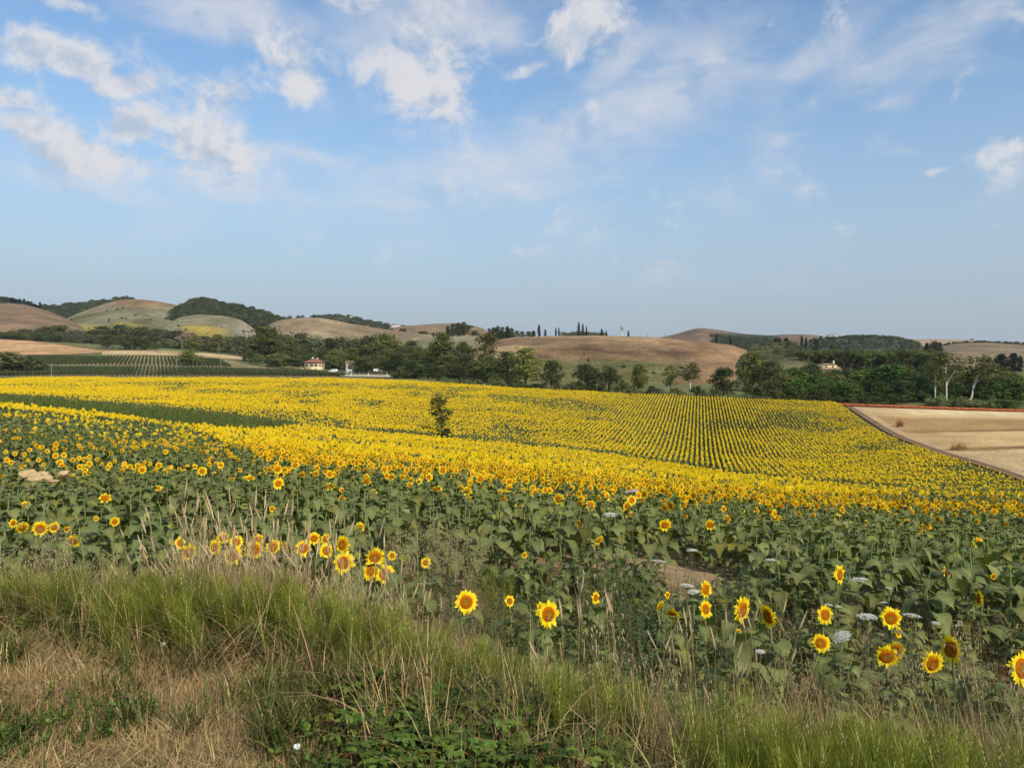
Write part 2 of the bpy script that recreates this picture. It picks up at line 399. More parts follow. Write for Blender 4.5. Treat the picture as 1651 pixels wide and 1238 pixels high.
def build_ground():
    Yr = np.concatenate([np.linspace(-25, 2, 14), np.geomspace(2.25, 6500, 330)])
    sr = np.linspace(-1, 1, 190); sr = np.sign(sr) * np.abs(sr) ** 1.15 * 1.25
    YY, SS = np.meshgrid(Yr, sr, indexing='ij')
    XX = SS * (np.maximum(YY, 8) + 4)
    Z = gz(XX, YY)
    xp = CX + F * XX / np.maximum(YY, 4)
    n = fbm(XX * .8, YY * .8, 4)[..., None]
    soil = np.array(S(158, 132, 98)); straw = np.array(S(112, 82, 56)); dark = np.array(S(74, 66, 42)); under = np.array(S(88, 84, 54))
    grass = np.array(S(112, 110, 70))
    bank_e = np.interp(xp, [-300, 0, 450, 825, 1250, 1700], [4.9, 4.9, 4.4, 3.4, 2.8, 2.8])[..., None]
    Y3 = YY[..., None]; x3 = xp[..., None]
    C = np.where(n > .47, soil, soil * .82)
    mown = np.clip((520 - x3) / 100, 0, 1) * np.clip((4.9 - Y3) / .3, 0, 1)
    bank = np.clip((bank_e + 1.6 - Y3) / .8, 0, 1)
    bankc = dark * (1 - mown) + straw * mown * (.75 + .5 * n)
    C = C * (1 - bank) + bankc * bank
    fu = np.clip((Y3 - 17) / 12, 0, 1); C = C * (1 - fu) + under * fu
    fe = far_edge(xp)[..., None]; go = np.clip((Y3 - fe - 1) / 3, 0, 1); C = C * (1 - go) + grass * (.75 + .5 * n) * go
    patch = np.exp(-(((x3 - 25) / 24) ** 2 + ((Y3 - 31.5) / 4.2) ** 2)); C = C * (1 - patch) + np.array(S(196, 172, 128)) * patch
    nr, nc = XX.shape
    idx = np.arange(nr * nc).reshape(nr, nc)
    f = np.stack([idx[:-1, :-1], idx[:-1, 1:], idx[1:, 1:], idx[1:, :-1]], -1).reshape(-1, 4)
    b = MB(); b.add(np.stack([XX, YY, Z], -1), f, 0, C.reshape(-1, 3))
    o = link('ground', b.build('ground', M_ground, True))
    fill(o, 'rolling earth ground from the grassy bank to the valley', 'ground', kind='structure')
build_ground()

def resample(P, n):
    P = np.asarray(P, float); d = np.concatenate([[0], np.cumsum(np.hypot(*np.diff(P, axis=0).T))]); t = np.linspace(0, d[-1], n)
    return np.stack([np.interp(t, d, P[:, 0]), np.interp(t, d, P[:, 1])], -1)
def sheet(name, A, B, n, m, dz, material, colf, label, cat, hump=None):
    A = resample(A, n); B = resample(B, n); t = np.linspace(0, 1, m)[None, :, None]
    P = A[:, None] * (1 - t) + B[:, None] * t
    Z = gz(P[..., 0], P[..., 1]) + dz
    if hump is not None: Z = Z + hump(np.broadcast_to(t[..., 0], Z.shape), P)
    idx = np.arange(n * m).reshape(n, m)
    f = np.stack([idx[:-1, :-1], idx[:-1, 1:], idx[1:, 1:], idx[1:, :-1]], -1).reshape(-1, 4)
    b = MB(); b.add(np.concatenate([P, Z[..., None]], -1), f, 0, np.asarray(colf(P[..., 0], P[..., 1])).reshape(-1, 3))
    o = link(name, b.build(name, material, True))
    return fill(o, label, cat, kind='structure')

# harvested field, ditch and path on the right
ys = np.linspace(38, 209, 30)
edge = lambda off: np.stack([field_right(ys) + off, ys], -1)
def straw_col(X, Y):
    v = Y + (X - 86) * .24
    base = np.array(S(206, 174, 122)); brown = np.array(S(174, 138, 92)); pale = np.array(S(218, 192, 144)); dk = np.array(S(134, 102, 66))
    w = (fbm(X * .08, Y * .08, 3) - .47) * 16
    k = [(80, pale), (126, pale), (128, dk), (132, dk), (134, base), (160, base), (163, dk), (166, brown), (188, brown), (192, base), (199, pale), (220, pale)]
    xs = np.array([q[0] for q in k]); cs = np.array([q[1] for q in k]); u = v + w * .35
    C = np.stack([np.interp(u, xs, cs[:, i]) for i in range(3)], -1)
    dist = (X - field_right(Y))[..., None]
    e = np.clip((18 - dist) / 6, 0, 1) * .5
    C = C * (1 - e) + brown * e
    return C * (.86 + .3 * fbm(X * .5, Y * .12, 3))[..., None]
sheet('harvested_field', edge(6.4), np.stack([np.full(30, 230.0), np.linspace(20, 176, 30)], -1), 130, 120, .06, M_field, straw_col, 'bare tan harvested field right of the sunflowers', 'field')
sheet('dirt_path', edge(4.3), edge(6.4), 90, 5, .10, M_field, lambda X, Y: np.ones(X.shape)[..., None] * np.array(S(190, 160, 118)), 'pale dirt path beside the ditch on the right', 'path')
sheet('ditch', edge(2.7), edge(4.3), 90, 7, .02, M_field, lambda X, Y: np.ones(X.shape)[..., None] * np.array(S(136, 108, 80)), 'dark earth ditch along the right edge of the sunflowers', 'ditch',
      hump=lambda t, P: .08 + .10 * (1 - np.sin(t * PI)))
# straw fields behind the vineyard
def flatc(c, a=.1):
    return lambda X, Y: np.array(c) * (1 - a + 2 * a * fbm(X * .03, Y * .02, 3))[..., None]
L = lambda *q: np.array([(px2X(x, Y), Y) for x, Y in q])
sheet('straw_field', L((-320, 520), (0, 515), (60, 512), (110, 520), (168, 545)), L((-320, 720), (0, 705), (40, 690), (90, 640), (168, 560)), 40, 20, .3, M_hill, flatc(S(192, 152, 106)), 'straw field sloping up on the left behind the vineyard', 'field')
sheet('stubble_field', L((165, 515), (250, 515), (405, 525)), L((165, 560), (250, 600), (405, 620)), 30, 12, .25, M_hill, flatc(S(190, 164, 120)), 'pale stubble field between vineyard and the left tree row', 'field')
sheet('green_meadow', L((180, 603), (260, 603), (405, 625)), L((180, 640), (260, 640), (405, 650)), 30, 8, .25, M_hill, flatc(S(88, 112, 60)), 'thin green meadow strip behind the stubble field', 'meadow')
sheet('vineyard_soil', L((-320, 288), (0, 288), (300, 288), (600, 288)), L((-320, 505), (0, 505), (200, 508), (375, 505)), 50, 30, .05, M_hill, flatc(S(138, 126, 90)), 'dry soil under the rows of vines', 'ground')
sheet('road', L((548, 300), (600, 300), (640, 302), (676, 312)), L((540, 338), (600, 338), (640, 336), (676, 326)), 40, 4, .35, M_road, flatc((1, 1, 1), 0), 'pale gravel road in front of the white house', 'road')
# grassy track between the two sunflower plots
def track_side(s):
    T = resample(TRACK, 40); d = np.gradient(T, axis=0); nrm = np.stack([-d[:, 1], d[:, 0]], -1) / np.linalg.norm(d, axis=1)[:, None]
    return T + nrm * s
sheet('grass_track', track_side(-2.2), track_side(2.2), 60, 4, .05, M_field, flatc(S(120, 122, 72), .2), 'grassy track through the hollow of the sunflower field', 'path')

# ------------------------------------------------------------------ hills
HILLS = {}
def hill(name, crest, Yc, Yb, colf, label, nx=110, ny=34, p=1.6, back=.7, rough=0.0, zb=None):
    """crest: [(x, y)] skyline points of the hill in the photograph, at distance Yc; foot at distance Yb"""
    cr = np.array(crest, float)
    xs = np.linspace(cr[0, 0], cr[-1, 0], nx)
    yy = np.interp(xs, cr[:, 0], cr[:, 1])
    k = np.array([1, 2, 3, 2, 1.]) / 9; yy[2:-2] = np.convolve(yy, k, 'valid')
    zc = -(yy - H0) / F * Yc
    t = np.concatenate([np.linspace(0, 1, ny), np.linspace(1, 1 + back, 9)[1:]])
    T, I = np.meshgrid(t, np.arange(nx), indexing='ij')
    Y = Yb + (Yc - Yb) * T
    X = px2X(xs[I], Y)
    base = gz(px2X(xs, Yb), np.full(nx, Yb)) - 2.0 if zb is None else np.full(nx, zb)
    ZC = zc[I]; ZB = base[I]
    up = 1 - (1 - np.clip(T, 0, 1)) ** p
    Z = ZB + (ZC - ZB) * up
    bk = np.clip(T - 1, 0, None) / back; Z = Z - (ZC - ZB) * (bk ** 1.6) * 1.0
    if rough:
        Z = Z + rough * (fbm(X * .012, Y * .012, 3) - .47) * np.clip(T * 4, 0, 1) * np.clip((1 - T) * 5, 0, 1)
    yp = H0 - Z / Y * F
    C = np.asarray(colf(xs[I], yp, X, Y, T)).reshape(-1, 3); C = C * .85 + C.mean(1, keepdims=True) * .15
    st_ = fbm(X.ravel() * .045, Y.ravel() * .009, 4)[:, None]; C = C * (.72 + .6 * st_) * np.array([.90, .885, .79])
    nr, nc = X.shape; idx = np.arange(nr * nc).reshape(nr, nc)
    f = np.stack([idx[:-1, :-1], idx[:-1, 1:], idx[1:, 1:], idx[1:, :-1]], -1).reshape(-1, 4)
    b = MB(); b.add(np.stack([X, Y, Z], -1), f, 0, C)
    o = link(name, b.build(name, M_hill, True)); fill(o, label, 'hill', kind='structure')
    def at(x, tt):
        a = (x - xs[0]) / (xs[-1] - xs[0]) * (nx - 1); i = int(np.clip(a, 0, nx - 2)); fr = a - i
        Yv = Yb + (Yc - Yb) * tt
        zcv = zc[i] * (1 - fr) + zc[i + 1] * fr; zbv = base[i] * (1 - fr) + base[i + 1] * fr
        q = min(max(tt, 0), 1)
        z = zbv + (zcv - zbv) * (1 - (1 - q) ** p)
        if tt > 1: z -= (zcv - zbv) * ((tt - 1) / back) ** 1.6
        if rough:
            Xv = px2X(x, Yv); z += rough * (float(fbm(np.array([Xv * .012]), np.array([Yv * .012]), 3)[0]) - .47) * min(max(tt * 4, 0), 1) * min(max((1 - tt) * 5, 0), 1)
        return Vector((float(px2X(x, Yv)), Yv, float(z)))
    HILLS[name] = at
    return o
def mixc(a, b, k):
    k = np.clip(k, 0, 1)[..., None]; return np.array(a) * (1 - k) + np.array(b) * k
nz = lambda X, Y, s=.02: fbm(X * s, Y * s, 4)
def c_plain(c, a=.12, s=.02):
    return lambda x, y, X, Y, T: np.array(c) * (1 - a + 2 * a * nz(X, Y, s))[..., None]
hill('hill_far_wooded', [(30,505),(60,499),(100,497),(140,494),(175,488),(205,484),(260,500),(300,515)], 1600, 1250, c_plain(S(62, 68, 52)), 'dark wooded saddle behind the left brown hill', rough=18)
def c_h3(x, y, X, Y, T):
    n = nz(X, Y, .012)
    c = mixc(S(142, 134, 104), S(104, 100, 62), (n - .40) * 6)
    c = mixc(c, S(146, 114, 80), (498 - y + (n - .5) * 14) / 3)
    c = mixc(c, S(172, 152, 120), np.clip((T - .8) * 4, 0, 1) * (x < 190))
    yb = np.interp(x, [90, 130, 200, 260], [524, 521, 520, 528])
    c = mixc(c, S(172, 154, 62), np.clip((y - yb + (n - .5) * 30) / 6, 0, 1) * np.clip((262 - x) / 30, 0, 1) * np.clip((x - 100) / 25, 0, 1) * .75)
    return c
hill('hill_grey_olive', [(60,540),(90,522),(130,505),(170,490),(200,483),(230,483),(262,487),(290,493),(320,505),(350,530)], 1350, 900, c_h3, 'grey and olive hill with a brown top on the left', rough=42, p=1.2)
hill('hill_wooded', [(255,520),(275,507),(300,494),(322,486),(345,490),(380,497),(420,505),(450,517),(480,533)], 1250, 1020, c_plain(S(58, 64, 46)), 'dark wooded hill left of the centre', rough=14)
def c_h5(x, y, X, Y, T):
    n = nz(X, Y, .014)
    c = mixc(S(136, 128, 98), S(92, 94, 58), (n - .42) * 6)
    c = mixc(c, S(176, 164, 146), np.clip((x - 375) / 20, 0, 1) * .6)
    yb = 522 + (x - 300) * .02
    return mixc(c, S(178, 152, 48), np.clip((y - yb + (n - .5) * 24) / 5, 0, 1) * np.clip((x - 285) / 26, 0, 1) * np.clip((378 - x) / 26, 0, 1) * .85)
hill('hill_grey_low', [(235,545),(262,526),(290,512),(320,507),(360,509),(390,516),(412,532),(430,548)], 1000, 780, c_h5, 'low grey hill with a yellow patch at its foot', rough=24, p=1.2)
hill('hill_brown_left', [(-420,505),(-200,492),(-60,490),(0,489),(25,489),(50,493),(80,502),(110,514),(140,531)], 1100, 780, c_plain(S(134, 108, 82), .2), 'bare brown hill at the left edge', rough=16, p=1.3)
hill('hill_far_dark', [(440,520),(500,514),(530,510),(560,512),(600,520),(640,529),(720,533),(800,545)], 1900, 1400, lambda x, y, X, Y, T: mixc(S(132, 110, 88), S(74, 76, 58), (nz(X, Y, .008) - .38) * 6), 'far brown hill with dark scrub in the centre left', rough=16)
hill('hill_far_brown', [(560,540),(600,533),(650,526),(700,523),(740,521),(775,528),(800,541),(830,552)], 1500, 1100, lambda x, y, X, Y, T: mixc(S(144, 118, 88), S(116, 90, 66), (nz(X, Y, .01) - .4) * 4), 'far red-brown hill behind the dark tree clump', rough=8)
def c_h6(x, y, X, Y, T):
    c = mixc(S(148, 126, 96), S(164, 146, 114), (nz(X, Y, .015) - .35) * 3)
    return mixc(c, S(150, 148, 122), np.clip((x - 660) / 12, 0, 1) * np.clip((y - 545) / 3, 0, 1))
hill('hill_pale_brown', [(405,545),(430,526),(450,516),(490,512),(520,513),(560,521),(620,532),(700,541),(760,545),(810,551),(850,560)], 950, 640, c_h6, 'smooth pale brown ploughed hill left of the centre', rough=14, p=1.3)
hill('hill_grey_field', [(640,562),(665,549),(690,544),(760,541),(800,545),(830,556)], 780, 560, c_plain(S(140, 130, 100)), 'grey-green field rising behind the tall trees', rough=3)
def c_h10(x, y, X, Y, T):
    n = nz(X, Y, .03); n2 = nz(X + 300, Y, .011)
    c = mixc(S(138, 108, 76), S(110, 84, 62), (n - .40) * 7)
    c = mixc(c, S(186, 150, 106), np.clip((553 - y + (n2 - .5) * 26) / 6, 0, 1) * .8)
    c = mixc(c, S(196, 166, 118), np.clip((870 - x) / 40, 0, 1) * np.clip((n2 - .3) * 3, 0, 1) * .8)
    c = mixc(c, S(112, 112, 62), np.clip((y - 576 + (n - .5) * 30) / 9, 0, 1) * np.clip((1120 - x) / 60, 0, 1) * np.clip((x - 820) / 40, 0, 1) * .85)
    r = np.clip((x - 1105) / 40, 0, 1)
    c = mixc(c, S(156, 122, 84), r)
    c = c * (1 - .10 * r * (np.sin(X * 1.1 + Y * .05) > .3))[..., None]
    return c * (.86 + .3 * nz(X, Y, .25))[..., None]
hill('hill_ploughed', [(690,596),(740,578),(770,560),(795,549),(830,544),(880,542),(960,541),(1040,543),(1100,547),(1180,557),(1212,568),(1240,590),(1262,612)], 600, 285, c_h10, 'big ploughed brown hill behind the field in the centre', nx=220, ny=70, p=1.35, rough=9)
hill('hill_far_right', [(1010,552),(1060,545),(1090,539),(1112,532),(1128,529),(1160,533),(1200,539),(1240,541),(1270,539),(1310,540),(1345,546),(1400,556)], 1700, 1100,
     lambda x, y, X, Y, T: mixc(mixc(S(132, 108, 88), S(112, 88, 72), (nz(X, Y, .012) - .4) * 4), S(64, 72, 52), np.clip((y - 537) / 3, 0, 1) * np.clip((x - 1142) / 12, 0, 1) * np.clip((1262 - x) / 15, 0, 1)), 'far brown hill with a wooded flank, right of the centre', rough=8)
hill('hill_tan_right', [(1380,552),(1440,547),(1520,547),(1580,549),(1651,554),(1800,558),(2000,566)], 1800, 1300, c_plain(S(176, 146, 116)), 'far tan hill on the right skyline', rough=6)
hill('hill_wooded_right', [(1290,556),(1320,547),(1345,546),(1400,543),(1440,546),(1470,553),(1500,562)], 1300, 900, c_plain(S(70, 72, 54), .3), 'dark wooded rise with houses on the right', rough=8)
hill('hill_grey_right', [(1440,584),(1470,572),(1500,562),(1540,555),(1590,553),(1651,556),(1800,560),(2000,570)], 1050, 520, c_plain(S(140, 120, 94), .2), 'smooth grey-brown ploughed hill at the right edge', rough=4)
hill('hill_olive_grove', [(1165,590),(1195,572),(1222,563),(1285,560),(1305,566),(1335,588),(1365,606)], 470, 275, c_plain(S(104, 100, 66), .2), 'slope of the olive grove on the right', p=1.25, rough=2)
# ------------------------------------------------------------------ scatter: uncountable growth as ONE object (geometry-node instances)
def scatter_group():
    ng = bpy.data.node_groups.new('scatter', 'GeometryNodeTree')
    ng.interface.new_socket('Geometry', in_out='INPUT', socket_type='NodeSocketGeometry')
    ng.interface.new_socket('Geometry', in_out='OUTPUT', socket_type='NodeSocketGeometry')
    return ng
def scatter(name, P, rot, scl, idx, protos, label, cat):
    """P (n,3), rot (n,3) euler, scl (n,3) or (n,), idx (n,) picks a prototype mesh"""
    n = len(P)
    me = bpy.data.meshes.new(name); me.vertices.add(n)
    me.vertices.foreach_set('co', np.asarray(P, np.float32).ravel())
    scl = np.asarray(scl, float)
    if scl.ndim == 1: scl = np.repeat(scl[:, None], 3, 1)
    for nm, tp, arr, key in (('rot', 'FLOAT_VECTOR', np.asarray(rot), 'vector'), ('scl', 'FLOAT_VECTOR', scl, 'vector'), ('idx', 'INT', np.asarray(idx), 'value')):
        a = me.attributes.new(nm, tp, 'POINT')
        a.data.foreach_set(key, arr.astype(np.int32 if tp == 'INT' else np.float32).ravel())
    coll = bpy.data.collections.new(name + '_kinds')
    for i, m in enumerate(protos):
        coll.objects.link(bpy.data.objects.new('%s_kind_%02d' % (name, i), m))
    ng = scatter_group(); N = ng.nodes; Lk = ng.links
    gi = N.new('NodeGroupInput'); go = N.new('NodeGroupOutput')
    ci = N.new('GeometryNodeCollectionInfo'); ci.inputs['Collection'].default_value = coll
    ci.inputs['Separate Children'].default_value = True; ci.inputs['Reset Children'].default_value = True
    ip = N.new('GeometryNodeInstanceOnPoints'); ip.inputs['Pick Instance'].default_value = True
    def na(nm, tp):
        q = N.new('GeometryNodeInputNamedAttribute'); q.data_type = tp; q.inputs['Name'].default_value = nm; return q.outputs['Attribute']
    e2r = N.new('FunctionNodeEulerToRotation')
    Lk.new(gi.outputs[0], ip.inputs['Points']); Lk.new(ci.outputs[0], ip.inputs['Instance'])
    Lk.new(na('idx', 'INT'), ip.inputs['Instance Index']); Lk.new(na('rot', 'FLOAT_VECTOR'), e2r.inputs[0]); Lk.new(e2r.outputs[0], ip.inputs['Rotation'])
    Lk.new(na('scl', 'FLOAT_VECTOR'), ip.inputs['Scale']); Lk.new(ip.outputs[0], go.inputs[0])
    o = link(name, me)
    md = o.modifiers.new('scatter', 'NODES'); md.node_group = ng
    return fill(o, label, cat, kind='stuff')

# ------------------------------------------------------------------ trees
def leafmat(name, c, rnd=.42, tr=.24):
    return mat(name, c, attr=True, rough=.7, spec=.08, transl=tr, tcol=(1.1, 1.25, .6), rnd=rnd)
M_oak = leafmat('foliage_oak', S(96, 100, 56)); M_dark = leafmat('foliage_dark', S(76, 82, 48)); M_light = leafmat('foliage_light', S(110, 116, 60))
M_willow = leafmat('foliage_grey', S(118, 122, 92)); M_cyp = leafmat('foliage_cypress', S(48, 54, 38), tr=.08); M_pine = leafmat('foliage_pine', S(88, 94, 52))
M_acacia = leafmat('foliage_acacia', S(80, 98, 46)); M_pink = leafmat('foliage_dry_pink', S(176, 150, 128)); M_reed = leafmat('foliage_reed', S(116, 122, 84))
M_bark = mat('bark', S(92, 78, 62), rough=.9, noise=(6, .7, 1.2)); M_white_bark = mat('bark_white', S(214, 208, 192), rough=.8, noise=(3, .75, 1.1))

def leaf_cloud(b, cen, rad, n, size, flat=.55, up=.35):
    """n leaf-sized quads scattered in a ball-shaped clump"""
    d = rng.normal(size=(n, 3)); d /= np.linalg.norm(d, axis=1)[:, None]
    r = rng.random(n) ** .42
    c = np.asarray(cen) + d * r[:, None] * np.asarray(rad)
    nrm = d * .9 + rng.normal(size=(n, 3)) * flat + np.array([0, 0, up]); nrm /= np.linalg.norm(nrm, axis=1)[:, None]
    a = np.cross(nrm, rng.normal(size=(n, 3))); a /= np.linalg.norm(a, axis=1)[:, None]
    e = np.cross(nrm, a)
    s = size * (.6 + .8 * rng.random(n))[:, None]
    V = np.stack([c - a * s * .5, c - e * s * .34 + a * s * .05, c + a * s * .6, c + e * s * .34 + a * s * .05], 1).reshape(-1, 3)
    f = np.arange(4 * n).reshape(-1, 4)
    v = np.repeat(.75 + .5 * rng.random(n), 4)[:, None]; w = np.repeat(.9 + .2 * rng.random(n), 4)[:, None]
    b.add(V, f, 0, np.concatenate([v * w, v, v * .9], 1))

def proto_tree(kind, seed):
    """unit-height tree: returns crown mesh and trunk mesh"""
    global rng
    keep = rng; rng = np.random.default_rng(seed); R = rng.random
    cb = MB(); tb = MB(); m = M_oak; bark = M_bark
    if kind in ('oak', 'round', 'light', 'acacia', 'pink', 'willow'):
        m = dict(oak=M_oak, round=M_dark, light=M_light, acacia=M_acacia, pink=M_pink, willow=M_willow)[kind]
        lo, wid = {'oak': (.05, .40), 'round': (.03, .42), 'light': (.10, .30), 'acacia': (.02, .40), 'pink': (.12, .40), 'willow': (.04, .44)}[kind]
        K = 54; cl = []
        for i in range(K):
            th = R() * 2 * PI; h = R() ** .8
            prof = math.sin(PI * min(1, .24 + h * .72)) ** .6 * (1.0 + .35 * (R() - .5))
            rr = wid * prof * (R() ** .4)
            cl.append((math.cos(th) * rr, math.sin(th) * rr, lo + .07 + h * (.86 - lo)))
        for c in cl:
            s = .085 + .075 * R()
            leaf_cloud(cb, c, (s * 1.2, s * 1.2, s * .85), 46 if kind != 'pink' else 30, .050 if kind != 'acacia' else .056)
        leaf_cloud(cb, (0, 0, lo + .42), (wid * .75, wid * .75, .36), 320, .055)
        tb.tube([(0, 0, -.03), (.01, 0, lo * .7), (0, .01, lo + .2), (.02, 0, .62)], [.032, .026, .02, .006], 7)
        for c in cl[:9]:
            z0 = lo * .8 + .2 * R(); tb.tube([(0, 0, z0), (c[0] * .5, c[1] * .5, z0 + (c[2] - z0) * .6), c], [.013, .009, .003], 5)
    elif kind in ('loose', 'birch'):
        m = M_light if kind == 'loose' else M_oak; bark = M_bark if kind == 'loose' else M_white_bark
        cl = []
        for i in range(32):
            th = R() * 2 * PI; h = R()
            rr = .20 * math.sin(PI * (.12 + .8 * h)) ** .7 * R() ** .4
            cl.append((math.cos(th) * rr + .05 * h, math.sin(th) * rr, (.34 + h * .62) if kind == 'loose' else (.52 + h * .44)))
        for c in cl:
            s = .06 + .06 * R(); leaf_cloud(cb, c, (s, s, s * 1.1), 34, .040)
        tb.tube([(0, 0, -.03), (.015, 0, .2), (.0, .01, .42), (.05, 0, .7), (.06, .0, .9)], [.020, .017, .013, .008, .002] if kind == 'loose' else [.015, .013, .011, .008, .002], 7)
        for c in cl[:10]:
            z0 = .3 + .25 * R(); tb.tube([(.01, 0, z0), (c[0] * .6, c[1] * .6, z0 + (c[2] - z0) * .7), c], [.009, .006, .002], 4)
    elif kind == 'cypress':
        m = M_cyp
        for i in range(34):
            h = (i + .5) / 34; rr = .115 * math.sin(PI * min(.97, .10 + .87 * h)) ** .6 * (1 - .30 * h)
            for k in range(3):
                th = R() * 2 * PI
                leaf_cloud(cb, (math.cos(th) * rr * .55, math.sin(th) * rr * .55, .05 + h * .92), (rr * .6 + .012, rr * .6 + .012, .035), 22, .034, up=.1)
        tb.tube([(0, 0, -.03), (0, 0, .12), (0, 0, .6)], [.022, .018, .004], 6)
    elif kind == 'pine':
        m = M_pine
        for i in range(26):
            th = R() * 2 * PI; rr = .24 * R() ** .5
            c = (math.cos(th) * rr, math.sin(th) * rr, .80 + .14 * R() - rr * .25); s = .07 + .05 * R()
            leaf_cloud(cb, c, (s * 1.2, s * 1.2, s * .7), 60, .042)
        for i in range(12):
            th = R() * 2 * PI; rr = .16 * R() ** .5
            leaf_cloud(cb, (math.cos(th) * rr, math.sin(th) * rr, .55 + .2 * R()), (.07, .07, .05), 34, .04)
        tb.tube([(0, 0, -.03), (.01, .0, .3), (-.005, 0, .6), (.005, 0, .85)], [.022, .018, .015, .008], 7)
        for i in range(9):
            th = R() * 2 * PI; z0 = .5 + .25 * R(); tb.tube([(0, 0, z0), (math.cos(th) * .1, math.sin(th) * .1, z0 + .09), (math.cos(th) * .2, math.sin(th) * .2, z0 + .14)], [.009, .006, .002], 4)
    elif kind in ('shrub', 'reed'):
        m = M_dark if kind == 'shrub' else M_reed
        for i in range(30):
            th = R() * 2 * PI; rr = .5 * R() ** .5; z = .12 + R() * .72 * math.sqrt(max(.02, 1 - (rr / .56) ** 2)); s = .13 + .09 * R()
            leaf_cloud(cb, (math.cos(th) * rr, math.sin(th) * rr, z), (s, s, s * (.8 if kind == 'shrub' else 1.6)), 60, .085 if kind == 'shrub' else .07)
        for i in range(7):
            th = R() * 2 * PI; tb.tube([(0, 0, -.05), (math.cos(th) * .14, math.sin(th) * .14, .3), (math.cos(th) * .3, math.sin(th) * .3, .6)], [.022, .015, .004], 5)
    rng = keep
    return cb.build(kind + '_crown', m), tb.build(kind + '_trunk', bark, True)
PROTO = {}
for k, n in (('oak', 3), ('round', 3), ('light', 2), ('acacia', 3), ('pink', 1), ('willow', 2), ('loose', 2), ('birch', 2), ('cypress', 2), ('pine', 3), ('shrub', 3), ('reed', 2)):
    PROTO[k] = [proto_tree(k, 100 + 7 * i + len(k) * 13) for i in range(n)]
NAT = dict(oak=.74, round=.77, light=.58, acacia=.74, pink=.74, willow=.8, loose=.44, birch=.44, cypress=.22, pine=.52, shrub=1.1, reed=1.1)
TNAME = dict(oak='oak_tree', round='broadleaf_tree', light='poplar_tree', acacia='acacia_tree', pink='dry_tree', willow='olive_tree', loose='poplar_tree', birch='birch_tree', cypress='cypress_tree', pine='pine_tree', shrub='shrub', reed='reed_clump')
def plant_tree(kind, base, height, width, label, group=None, name=None):
    i = random.randrange(len(PROTO[kind])); cm, tm = PROTO[kind][i]
    t = empty(name or TNAME[kind], base, random.random() * 6.28)
    s = width / NAT[kind]
    c = link('crown', cm, t, scl=(s, s, height)); k = link('trunk', tm, t, scl=((s + height) / 2, (s + height) / 2, height))
    cat = 'shrub' if kind == 'shrub' else ('reeds' if kind == 'reed' else 'tree')
    fill(t, label, cat, group)
    return t
def tree(kind, x, ytop, wpx, Y, label, group=None, name=None, base=None):
    if base is None:
        X = float(px2X(x, Y)); b = Vector((X, Y, g1(X, Y)))
    else: b = base
    top = -(ytop - H0) / F * b.y
    return plant_tree(kind, b, max(top - b.z, .5), wpx / F * b.y, label, group, name)

# ---- left side, behind the straw and stubble fields
tree('shrub', 18, 558, 96, 318, 'big dark green bush at the left edge beside the vineyard')
tree('light', 174, 538, 24, 600, 'pale green upright tree alone at the end of the straw field')
tree('round', 217, 542, 46, 585, 'dark round tree on the pale stubble field')
tree('oak', 236, 546, 22, 590, 'narrow dark tree touching the dark round one on the stubble field')
tree('loose', 252, 553, 20, 570, 'small thin tree right of the dark stubble-field trees')
tree('pink', 305, 534, 36, 690, 'dry pinkish grey tree in the left tree row')
tree('oak', 313, 541, 28, 615, 'dull olive tree in front of the pinkish dry tree')
tree('light', 305, 566, 34, 410, 'bright round bush inside the vineyard', name='bush')
tree('light', 352, 538, 24, 660, 'thin pale tree behind the vineyard pole')
tree('willow', 386, 541, 32, 640, 'silvery grey round tree left of the tall poplar')
tree('light', 428, 526, 62, 520, 'tall broad yellow-green poplar left of the farmhouse')
tree('round', 404, 566, 26, 480, 'dark low tree at the end of the rear vine rows', name='bush')
tree('oak', 416, 570, 20, 470, 'small dark bush between vineyard and poplar', name='bush')
tree('oak', 447, 568, 44, 450, 'rounded olive green tree under the tall poplar')
tree('pine', 472, 576, 30, 440, 'low umbrella-shaped tree left of the yellow farmhouse')
G = 'trees in the row behind the straw field'
for x, yt, w, Y, k in ((-70, 535, 60, 740, 'round'), (-20, 531, 46, 760, 'oak'), (14, 536, 44, 740, 'oak'), (42, 530, 36, 770, 'willow'), (72, 526, 28, 760, 'round'), (96, 524, 36, 760, 'oak'), (100, 536, 22, 730, 'loose'),
    (122, 531, 34, 720, 'willow'), (140, 538, 30, 690, 'willow'), (152, 531, 32, 720, 'oak'), (166, 526, 44, 780, 'round'), (196, 523, 54, 800, 'round'), (228, 526, 48, 800, 'round'), (258, 529, 50, 800, 'oak'), (284, 533, 40, 790, 'round'), (270, 546, 26, 700, 'willow'), (328, 541, 40, 740, 'round'), (350, 543, 36, 760, 'round'), (370, 541, 40, 760, 'oak'), (395, 548, 40, 740, 'round')):
    tree(k, x, yt, w, Y, 'dark tree in the row behind the straw fields', G)
